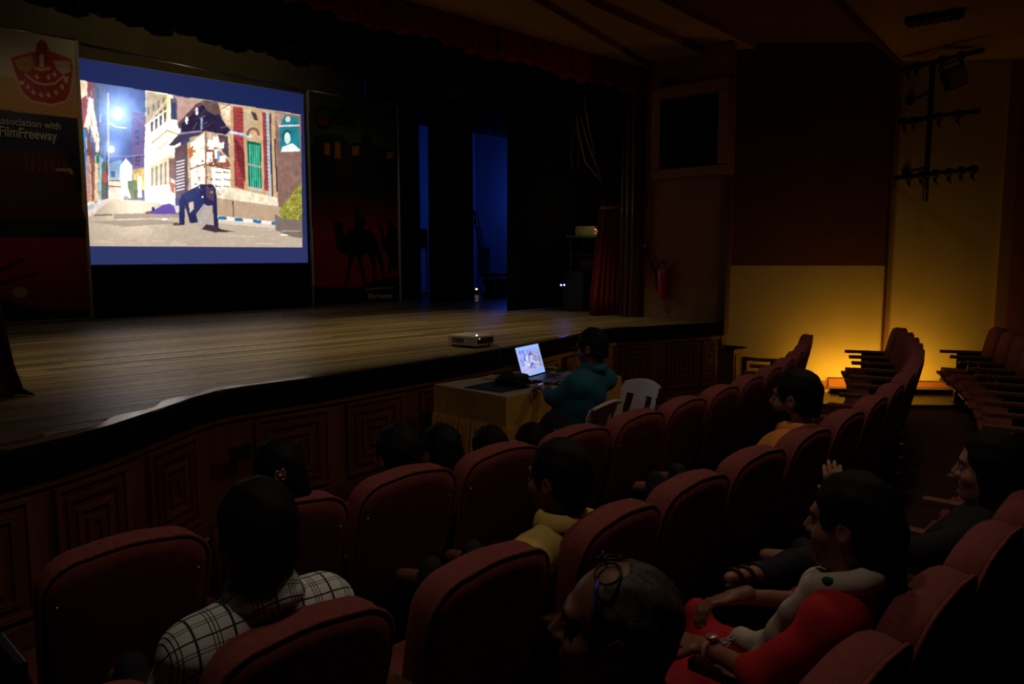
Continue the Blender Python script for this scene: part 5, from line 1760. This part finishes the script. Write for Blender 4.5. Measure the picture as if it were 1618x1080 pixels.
def person(label, seat, head, yaw, pitch=0.0, roll=0.0, hs=1.0, skin='skin', hair='short', hair_mat='hair', shirt='white_vinyl', pants='dark_cloth', sleeve=0.7,
           collar=True, coarse=False, wide=1.0, am=1.0, joints=None, hands=False, eyes=True, seat_rz=0.0, beard=False, pel=None, group=None):
    sx, sy, rz = seat
    Ri = np.array(Matrix.Rotation(-rz, 3, 'Z'))
    loc = lambda p: Ri @ (np.array(p, float) - np.array([sx, sy, 0]))
    hd = loc(head)
    H = Head(hd, rot(yaw - math.degrees(rz), pitch, roll), hs)
    J = dict(pel=np.array([0, 0.36, 0.47]) if pel is None else np.array(pel, float))
    nb = hd + np.array([0, -0.012, -0.165 * hs])
    J['nb'] = nb
    lat = np.array([1.0, 0, 0])
    for s_, n_ in ((-1, 'l'), (1, 'r')):
        J['sh' + n_] = nb + np.array([s_ * 0.165 * wide, 0.0, -0.045 - 0.08 * max(0.0, wide - 1.0)])
        J['el' + n_] = nb + np.array([s_ * 0.235 * wide, 0.10, -0.27])
        J['wr' + n_] = np.array([s_ * 0.16, 0.58, 0.56])
        J['hip' + n_] = J['pel'] + np.array([s_ * 0.085, 0.03, -0.01])
        J['kn' + n_] = J['pel'] + np.array([s_ * 0.12, 0.42, 0.0])
        J['an' + n_] = J['pel'] + np.array([s_ * 0.12, 0.44, 0]) * np.array([1, 1, 0]) + np.array([0, 0, 0.09])
    for k, v in (joints or {}).items():
        if not k.startswith('hand'): J[k] = loc(v)
    pelv, spine = J['pel'], J['nb'] - J['pel']
    up = spine / np.linalg.norm(spine)
    acr = J['shr'] - J['shl']; acr = acr / np.linalg.norm(acr)
    fwd = np.cross(up, acr); fwd /= np.linalg.norm(fwd)
    RT = np.stack([acr, fwd, up], 1)
    fat = wide

    def torso(S):
        fv = np.array([fat, fat, 1.0 if fat > 1 else fat])
        S.ell(pelv, np.array([0.165, 0.125, 0.115]) * fv, RT, 0.05)
        S.ell(lerp(pelv, J['nb'], 0.38), np.array([0.150, 0.112, 0.15]) * fv, RT, 0.06)
        S.ell(lerp(pelv, J['nb'], 0.66), np.array([0.165, 0.108, 0.15]) * fv, RT, 0.06)
        S.cone(J['shl'] * 0.92 + J['shr'] * 0.08, J['shr'] * 0.92 + J['shl'] * 0.08, 0.056, None, 0.05)
        S.cone(J['nb'] + np.array([0, 0, 0.0]), J['shl'], 0.050, 0.042, 0.05).cone(J['nb'], J['shr'], 0.050, 0.042, 0.05)
        return S

    def arm(S, n_, frac):
        sh, el, wr = J['sh' + n_], J['el' + n_], J['wr' + n_]
        if frac <= 1:
            S.cone(sh, lerp(sh, el, frac), 0.050 * am, (0.050 - 0.012 * frac) * am, 0.035)
        else:
            S.cone(sh, el, 0.050 * am, 0.039 * am, 0.035).cone(el, lerp(el, wr, frac - 1), 0.037 * am, (0.037 - 0.010 * (frac - 1)) * am, 0.02)
        return S

    def leg(S, n_):
        S.cone(J['hip' + n_], J['kn' + n_], 0.082, 0.058, 0.04).cone(J['kn' + n_], J['an' + n_], 0.053, 0.035, 0.03)
        return S

    B = Solid()
    torso(B)
    neck0 = J['nb'] + np.array([0, -0.005, -0.01])
    B.cone(neck0, H.p(0, -0.022, -0.05), 0.054 * hs, 0.050 * hs, 0.03)
    for n_ in 'lr':
        arm(B, n_, 2.0); leg(B, n_)
        an = J['an' + n_]
        kd = J['kn' + n_] - J['hip' + n_]; kd[2] = 0; kd /= np.linalg.norm(kd) + 1e-6
        if not (joints and 'toe' + n_ in joints):
            B.cone(an + np.array([0, 0, -0.045]), an + kd * 0.15 + np.array([0, 0, -0.06]), 0.038, 0.026, 0.02)
        else:
            B.cone(an, J['toe' + n_], 0.036, 0.022, 0.02)
    Hd = Solid()
    Hd.cone(neck0 - np.array([0, 0, 0.02]), H.p(0, -0.022, -0.05), 0.054 * hs, 0.050 * hs, 0.03)
    head_solid(Hd, H)
    parts = [B.mesh(0.022 if coarse else 0.012), Hd.mesh(0.0055 if coarse else 0.0042)]
    if hands or not coarse:
        for n_, sd in (('l', -1), ('r', 1)):
            hk = (joints or {}).get('hand' + n_)
            if hk is None:
                d_ = J['wr' + n_] - J['el' + n_]
                hd_, hn_, cu_ = d_, np.array([0, 0.1, -1.0]), 0.45
            else:
                hd_, hn_, cu_ = Ri @ np.array(hk[0]), Ri @ np.array(hk[1]), hk[2]
            parts.append(add_hand(Solid(), J['wr' + n_], hd_, hn_, -sd, cu_).mesh(0.0042))
    else:
        for n_ in 'lr':
            parts.append(add_hand(Solid(), J['wr' + n_], J['wr' + n_] - J['el' + n_], np.array([0, 0.1, -1.0]), -1 if n_ == 'r' else 1, 0.45).mesh(0.006))
    o = solid_obj('person', parts, M[skin])
    o.location = (sx, sy, 0)
    o.rotation_euler = (0, 0, rz)
    tag(o, label, 'person', group)
    solid_obj('hair', [hair_solid(H, hair).mesh(0.0055)], M[hair_mat], o)
    if beard:
        bd = Solid()
        bd.ell(H.p(0, 0.026, -0.062), np.array([0.064, 0.074, 0.070]) * hs, H.R, 0.01).ell(H.p(0, 0.068, -0.10), np.array([0.03, 0.024, 0.022]) * hs, H.R, 0.02)
        bd.ell(H.p(0, 0.12, -0.02), np.array([0.055, 0.06, 0.05]) * hs, H.R, 0.008, 's').cut(H.p(0, 0, -0.012), H.R @ np.array([0, 0.35, 1.0])).cut(H.p(0, -0.01, 0), H.R @ np.array([0, -1.0, 0]))
        solid_obj('beard', [bd.mesh(0.0055)], M['hair'], o)
    # clothes
    T = torso(Solid())
    for n_ in 'lr':
        arm(T, n_, sleeve)
    T = T.grow(0.013)
    nk = H.p(0, -0.022, -0.05) - neck0; nk /= np.linalg.norm(nk)
    T.ell(neck0 + nk * 0.075, np.array([0.075, 0.072, 0.06]), None, 0.012, 's')
    T.cut(pelv - up * 0.02, -up)
    T.noise(0.0022, 38)
    sh_ = solid_obj('shirt', [T.mesh(0.02 if coarse else 0.0105)], M[shirt], o)
    if collar:
        mbc = MB()
        rows = []
        ax_ = np.array([0, 0, 1.0]) * 0.8 + nk * 0.2; ax_ /= np.linalg.norm(ax_)
        nc = neck0 + np.array([0, -0.006, 0.056])
        f2 = H.R @ np.array([0, 1.0, 0]) * 0.3 + fwd * 0.7; f2 -= ax_ * (f2 @ ax_); f2 /= np.linalg.norm(f2)
        a2 = np.cross(f2, ax_)
        for k in range(29):
            t = math.radians(14 + 332 * k / 28)
            dirv = f2 * math.cos(t) + a2 * math.sin(t)
            flare = 0.012 * max(0, math.cos(t)) ** 2
            rows.append([nc + dirv * (r_ + flare) * hs + ax_ * z_ for r_, z_ in ((0.072, -0.02), (0.064, 0.018), (0.064, 0.034), (0.070, 0.036), (0.082, 0.012), (0.092, -0.010 - 2 * flare), (0.088, -0.014 - 2 * flare), (0.076, 0.0))])
        mbc.sheet(rows)
        mbc.build('collar', M[shirt], sh_, True)
    P_ = Solid()
    P_.ell(pelv, np.array([0.168, 0.128, 0.118]) * fat, RT, 0.05)
    for n_ in 'lr':
        leg(P_, n_)
    P_ = P_.grow(0.014)
    P_.noise(0.003, 34)
    solid_obj('trousers', [P_.mesh(0.024 if coarse else 0.013)], M[pants], o)
    if eyes:
        for x in (-1, 1):
            ec = H.p(x * 0.031, 0.0775, 0.006)
            ey = MB().sphere(tuple(ec), 0.0115 * hs, 12, 8).build('eye', M['eye_white'], o, True)
            MB().sphere(tuple(H.p(x * 0.031, 0.0855, 0.006)), 0.0052 * hs, 8, 6).build('iris', M['eye_dark'], ey, True)
            MB().tube([H.p(x * 0.014, 0.094, 0.025), H.p(x * 0.032, 0.092, 0.032), H.p(x * 0.052, 0.078, 0.026)], [0.003 * hs, 0.004 * hs, 0.002 * hs], 6).build('eyebrow', M['hair'], o, True)
    return o, H, J, loc


def cloth(name, c1, c2=None, rough=0.85):
    M[name] = pmat(name, c1, c2, 18, rough, 0.10, 260, sheen=0.1)


cloth('dark_cloth', (0.012, 0.013, 0.020))
cloth('yellow_shirt', (0.76, 0.60, 0.17), (0.70, 0.55, 0.15))
cloth('orange_shirt', (0.85, 0.34, 0.06), (0.78, 0.30, 0.05))
cloth('red_dress', (0.50, 0.012, 0.02), (0.40, 0.010, 0.015))
cloth('red_shirt', (0.35, 0.010, 0.014))
cloth('black_top', (0.010, 0.009, 0.012))
cloth('teal_shirt', (0.010, 0.12, 0.18), (0.008, 0.10, 0.15))
cloth('pale_shirt', (0.45, 0.42, 0.36))
cloth('grey_shirt', (0.30, 0.31, 0.30))
cloth('scarf_white', (0.55, 0.50, 0.40), (0.48, 0.44, 0.35))
# pink patterned top
m, nt, N, L, bs = nmat('pink_print')
tc = N.new('ShaderNodeTexCoord'); vo = N.new('ShaderNodeTexVoronoi'); vo.inputs['Scale'].default_value = 55
cr_ = N.new('ShaderNodeValToRGB'); cr_.color_ramp.elements[0].color = (0.03, 0.003, 0.008, 1); cr_.color_ramp.elements[1].color = (0.50, 0.03, 0.09, 1)
cr_.color_ramp.elements[0].position = 0.28; cr_.color_ramp.elements[1].position = 0.42
L.new(tc.outputs['Object'], vo.inputs['Vector']); L.new(vo.outputs['Distance'], cr_.inputs['Fac']); L.new(cr_.outputs['Color'], bs.inputs['Base Color'])
M['pink_print'] = m
# checked shirt: thin double and single dark lines both ways on grey-white cloth
m, nt, N, L, bs = nmat('checked_cloth')
bs.inputs['Roughness'].default_value = 0.9
tc = N.new('ShaderNodeTexCoord'); sep = N.new('ShaderNodeSeparateXYZ'); L.new(tc.outputs['Object'], sep.inputs['Vector'])


def math_node(op, a, b=None):
    n = N.new('ShaderNodeMath'); n.operation = op
    for i, v in enumerate((a, b)):
        if v is None: continue
        if isinstance(v, (int, float)): n.inputs[i].default_value = v
        else: L.new(v, n.inputs[i])
    return n.outputs[0]


def bands(coord, period, offs):
    t = math_node('FRACT', math_node('DIVIDE', coord, period))
    out = None
    for o_, w_ in offs:
        b = math_node('LESS_THAN', math_node('ABSOLUTE', math_node('SUBTRACT', t, o_)), w_)
        out = b if out is None else math_node('MAXIMUM', out, b)
    return out


yz = math_node('ADD', sep.outputs['Y'], sep.outputs['Z'])
xo = math_node('ADD', sep.outputs['X'], 5.0)
pat = math_node('MAXIMUM', bands(xo, 0.085, ((0.18, 0.035), (0.62, 0.014), (0.72, 0.014), (0.82, 0.014))), bands(yz, 0.085, ((0.2, 0.035), (0.68, 0.016), (0.8, 0.016))))
mx_ = N.new('ShaderNodeMixRGB'); mx_.inputs['Color1'].default_value = (0.74, 0.80, 0.78, 1); mx_.inputs['Color2'].default_value = (0.035, 0.037, 0.035, 1)
L.new(pat, mx_.inputs['Fac']); L.new(mx_.outputs['Color'], bs.inputs['Base Color'])
M['checked_cloth'] = m

S_ = SEATS
GR = 'people in the audience'
person('man in black and white checked shirt seen from behind', S_[('B', 1)], (0.88, 1.69, 1.10), -6, hs=1.04, shirt='checked_cloth', skin='skin_dark', wide=1.04, group=GR)
o, H, J, loc = person('woman with pink hair clip and pink patterned top', S_[('F', 1)], (1.385, 2.49, 0.985), -6, hs=1.0, hair='long', shirt='pink_print', collar=False, coarse=True, eyes=False, group=GR)
hc = H.p(-0.005, -0.125, 0.035)
clip = MB()
for x in (-1, 1):
    clip.tube([H.p(-0.045 + x * 0.010 + 0.007 * math.cos(a), -0.121, 0.034 + 0.019 * math.sin(a) * (1 if x > 0 else 0.8)) for a in np.linspace(0, 2 * math.pi, 15)[:-1]], 0.0028, 6, closed=True)
clip.tube([H.p(-0.055, -0.124, 0.034), H.p(-0.035, -0.124, 0.034)], 0.003, 6)
clip.build('hair_clip', pmat('pink_metal', (0.85, 0.38, 0.32), None, 20, 0.25, metal=0.6), o, True)
person('dark haired viewer in grey shirt, leftmost of the four heads before the table', S_[('F', 2)], (1.97, 2.57, 0.925), -4, hs=1.04, shirt='grey_shirt', coarse=True, eyes=False, group=GR)
person('dark haired viewer in pale shirt, second of the four heads before the table', S_[('F', 3)], (2.33, 2.72, 0.85), -4, hs=1.02, hair='long', shirt='pale_shirt', coarse=True, eyes=False, group=GR, pel=(0, 0.42, 0.44))
person('dark haired viewer, third of the four heads before the table', S_[('F', 4)], (2.72, 2.80, 0.775), -4, hs=0.98, shirt='black_top', coarse=True, eyes=False, group=GR, pel=(0, 0.44, 0.42))
person('dark haired viewer, rightmost of the four heads before the table', S_[('F', 5)], (3.11, 2.88, 0.72), -8, hs=0.95, shirt='black_top', coarse=True, eyes=False, group=GR, pel=(0, 0.45, 0.42))
person('man in pale yellow shirt with thinning hair on the crown', S_[('B', 3)], (1.93, 1.66, 1.02), 8, hs=1.04, shirt='yellow_shirt', skin='skin_dark', group=GR)
person('bearded man in orange collared shirt seen in profile', S_[('B', 6)], (3.78, 1.70, 1.04), 6, hs=1.12, shirt='orange_shirt', beard=True, group=GR)

# greying man with glasses pushed up on his head
o, H, J, loc = person('greying man with blue framed glasses pushed up on his head', S_[('C', 0)], (1.085, 0.80, 1.10), 34, 7, hs=1.0, hair='bald', hair_mat='hair_grey', shirt='red_shirt', skin='skin_dark', collar=True, group=GR)
gl = empty('spectacles', (0, 0, 0))
gl.parent = o
blue_f = pmat('blue_frame', (0.03, 0.06, 0.42), None, 10, 0.3)
for x in (-1, 1):
    MB().tube([H.p(x * 0.062, 0.040, 0.112), H.p(x * 0.080, 0.042, 0.098), H.p(x * 0.085, 0.034, 0.05), H.p(x * 0.084, 0.022, 0.010)], 0.0035, 6).build('temple', blue_f, gl, True)
    MB().tube([H.p(x * 0.036 + 0.029 * math.cos(a), 0.026 + 0.022 * math.sin(a), 0.124 - 0.004 * math.sin(a) - 0.008 * (1 + x * math.cos(a))) for a in np.linspace(0, 2 * math.pi, 17)[:-1]], 0.0028, 6, closed=True).build('rim', M['metal_black'], gl, True)
MB().tube([H.p(-0.010, 0.034, 0.128), H.p(0.010, 0.034, 0.128)], 0.0028, 6).build('bridge', M['metal_black'], gl, True)

# woman in red with white scarf
o, H, J, loc = person('woman in red dress with white scarf seen in profile', S_[('C', 2)], (2.05, 0.76, 1.06), 4, -2, hs=1.05, hair='tail', shirt='red_dress', pants='red_dress', sleeve=1.15, collar=False, wide=0.9, am=0.84, skin='skin', group=GR,
                      joints=dict(ell=(1.80, 0.88, 0.70), wrl=(1.87, 1.07, 0.68), elr=(2.36, 0.98, 0.68), wrr=(2.16, 1.13, 0.715),
                                  handl=((0.1, 0.9, -0.1), (0.1, 0, -1.0), 0.35), handr=((-0.7, 0.65, -0.2), (-0.2, -0.1, -1.0), 0.75)))
sc = Solid()
nb = J['nb']
for k in range(14):
    a0, a1 = 2 * math.pi * k / 14, 2 * math.pi * (k + 1) / 14
    f_ = lambda a: nb + np.array([0.085 * math.sin(a), 0.012 + 0.080 * math.cos(a), 0.03 - 0.035 * math.cos(a)])
    sc.cone(f_(a0), f_(a1), 0.030, None, 0.02)
ch = lambda x, yy, z: nb + np.array([x, yy, z])
path = [ch(-0.08, 0.06, 0.01), ch(-0.065, 0.125, -0.08), ch(-0.045, 0.175, -0.16), ch(-0.02, 0.225, -0.22), ch(0.0, 0.27, -0.245), ch(0.02, 0.32, -0.25)]
path2 = [ch(-0.01, 0.09, 0.0), ch(-0.015, 0.14, -0.10), ch(-0.02, 0.185, -0.19), ch(-0.05, 0.215, -0.26), ch(-0.10, 0.22, -0.285)]
for pth in (path, path2):
    for a_, b_ in zip(pth[:-1], pth[1:]):
        sc.cone(a_, b_, 0.034, 0.032, 0.02)
sc.noise(0.002, 60)
sco = solid_obj('scarf', [sc.mesh(0.008)], M['scarf_white'], o)
fr = MB()
for k in range(16):
    b0 = path[-1] + np.array([RNG.uniform(-0.03, 0.03), RNG.uniform(-0.01, 0.03), RNG.uniform(-0.02, 0.02)])
    fr.tube([b0, b0 + np.array([-0.02, 0.02, -0.004]) + np.array([RNG.uniform(-.01, .01) for _ in range(3)]), b0 + np.array([-0.035, 0.035, -0.025])], 0.0018, 4)
fr.build('fringe', M['scarf_white'], sco)
leaf = MB()
for q, (x, z) in enumerate(((-0.1, 0.02), (-0.11, 0.05), (-0.085, 0.045))):
    leaf.sphere(tuple(nb + np.array([x, 0.0 + 0.02 * q, z])), (0.008, 0.018, 0.012), 8, 6)
leaf.build('leaf_print', pmat('leaf_green', (0.02, 0.08, 0.03), None, 20, 0.8), sco, True)
wl, elb = J['wrl'], J['ell']
wd_ = (wl - elb) / np.linalg.norm(wl - elb)
u1 = np.cross(wd_, [0, 0, 1.0]); u1 /= np.linalg.norm(u1); u2 = np.cross(u1, wd_)
wc = wl - wd_ * 0.03
wa_ = empty('wristwatch', (0, 0, 0)); wa_.parent = o
MB().tube([wc + (u1 * math.cos(a) + u2 * math.sin(a)) * 0.031 for a in np.linspace(0, 2 * math.pi, 21)[:-1]], 0.008, 6, closed=True).build('strap', pmat('pink_strap', (0.6, 0.3, 0.25), None, 20, 0.5), wa_, True)
MB().lathe([(0.017, 0.0), (0.019, 0.004), (0.016, 0.008)], wc + u2 * 0.036 * (1 if u2[2] > 0 else -1), 16, u2 * (1 if u2[2] > 0 else -1)).build('dial', pmat('rose_dial', (0.75, 0.45, 0.38), None, 20, 0.2, metal=0.5), wa_, True)
lp_ = np.array([1.95, 1.03, 0.60])
pho = empty('phone_in_lap', tuple(lp_), 0.5, 'dark phone lying in the lap of the woman in red', 'phone')
MB().box((0, 0, 0.005), (0.075, 0.15, 0.01), bev=0.003).build('case', M['dark_plastic'], pho)
MB().box((0, 0, 0.011), (0.068, 0.14, 0.002)).build('glass', M['eye_dark'], pho)

# woman in dark clothes, legs crossed, sandal showing
o, H, J, loc = person('woman in black with loose hair and crossed sandalled foot', S_[('C', 4)], (3.26, 0.72, 0.975), 10, -2, hs=1.08, hair='loose', shirt='black_top', pants='dark_cloth', sleeve=1.9, collar=False, skin='skin_light', group=GR,
                      joints=dict(ell=(2.95, 0.88, 0.70), wrl=(2.87, 1.10, 0.84), handl=((-0.1, 0.3, 1.0), (0.9, 0.3, 0.1), 0.55),
                                  knr=(3.0, 1.24, 0.56), anr=(2.68, 1.30, 0.585), toer=(2.44, 1.31, 0.635)))
an, toe = J['anr'], J['toer']
sd = empty('sandal', (0, 0, 0)); sd.parent = o
sm = Solid().cone(an + np.array([0.03, -0.012, -0.034]), toe + np.array([-0.03, -0.010, -0.020]), 0.016, 0.014, 0.01)
sol = pmat('sandal_leather', (0.03, 0.028, 0.02), None, 20, 0.6)
solid_obj('sole', [sm.mesh(0.006)], sol, sd)
for t in (0.18, 0.52, 0.82):
    c0 = lerp(an, toe, t)
    dd = (toe - an) / np.linalg.norm(toe - an)
    v1 = np.cross(dd, [0, 0, 1.0]); v1 /= np.linalg.norm(v1); v2 = np.cross(v1, dd)
    r0 = 0.040 - 0.014 * t
    MB().tube([c0 + (v1 * math.cos(a) + v2 * math.sin(a)) * r0 + dd * 0.02 * math.sin(a) for a in np.linspace(0, 2 * math.pi, 17)[:-1]], 0.008, 6, closed=True).build('strap', sol, sd, True)

# man in teal shirt at the laptop
o, H, J, loc = person('man in teal shirt with glasses working at the laptop', (4.10, 3.40, math.radians(8)), (4.27, 3.38, 1.11), 14, -6, hs=1.06, shirt='teal_shirt', pants='dark_cloth', sleeve=1.4, collar=True, wide=1.25, group=GR,
                      pel=(0.04, 0.08, 0.53), joints=dict(ell=(4.0, 3.50, 0.79), wrl=(4.20, 3.76, 0.80), elr=(4.50, 3.60, 0.76), wrr=(4.60, 3.84, 0.79), knl=(3.98, 3.70, 0.5), knr=(4.26, 3.74, 0.5), anl=(3.98, 3.60, 0.1), anr=(4.26, 3.64, 0.1), handl=((0.5, 0.8, -0.05), (0, 0, -1.0), 0.3), handr=((0.0, 1.0, -0.05), (0, 0, -1.0), 0.3)))
gl = empty('spectacles', (0, 0, 0)); gl.parent = o
for x in (-1, 1):
    MB().tube([H.p(x * 0.033 + 0.025 * math.cos(a), 0.108, 0.004 + 0.019 * math.sin(a)) for a in np.linspace(0, 2 * math.pi, 17)[:-1]], 0.0026, 6, closed=True).build('rim', M['metal_black'], gl, True)
    MB().tube([H.p(x * 0.058, 0.106, 0.010), H.p(x * 0.078, 0.06, 0.012), H.p(x * 0.082, -0.01, 0.012)], 0.0026, 6).build('temple', M['metal_black'], gl, True)
MB().tube([H.p(-0.009, 0.110, 0.008), H.p(0.009, 0.110, 0.008)], 0.0024, 6).build('bridge', M['metal_black'], gl, True)
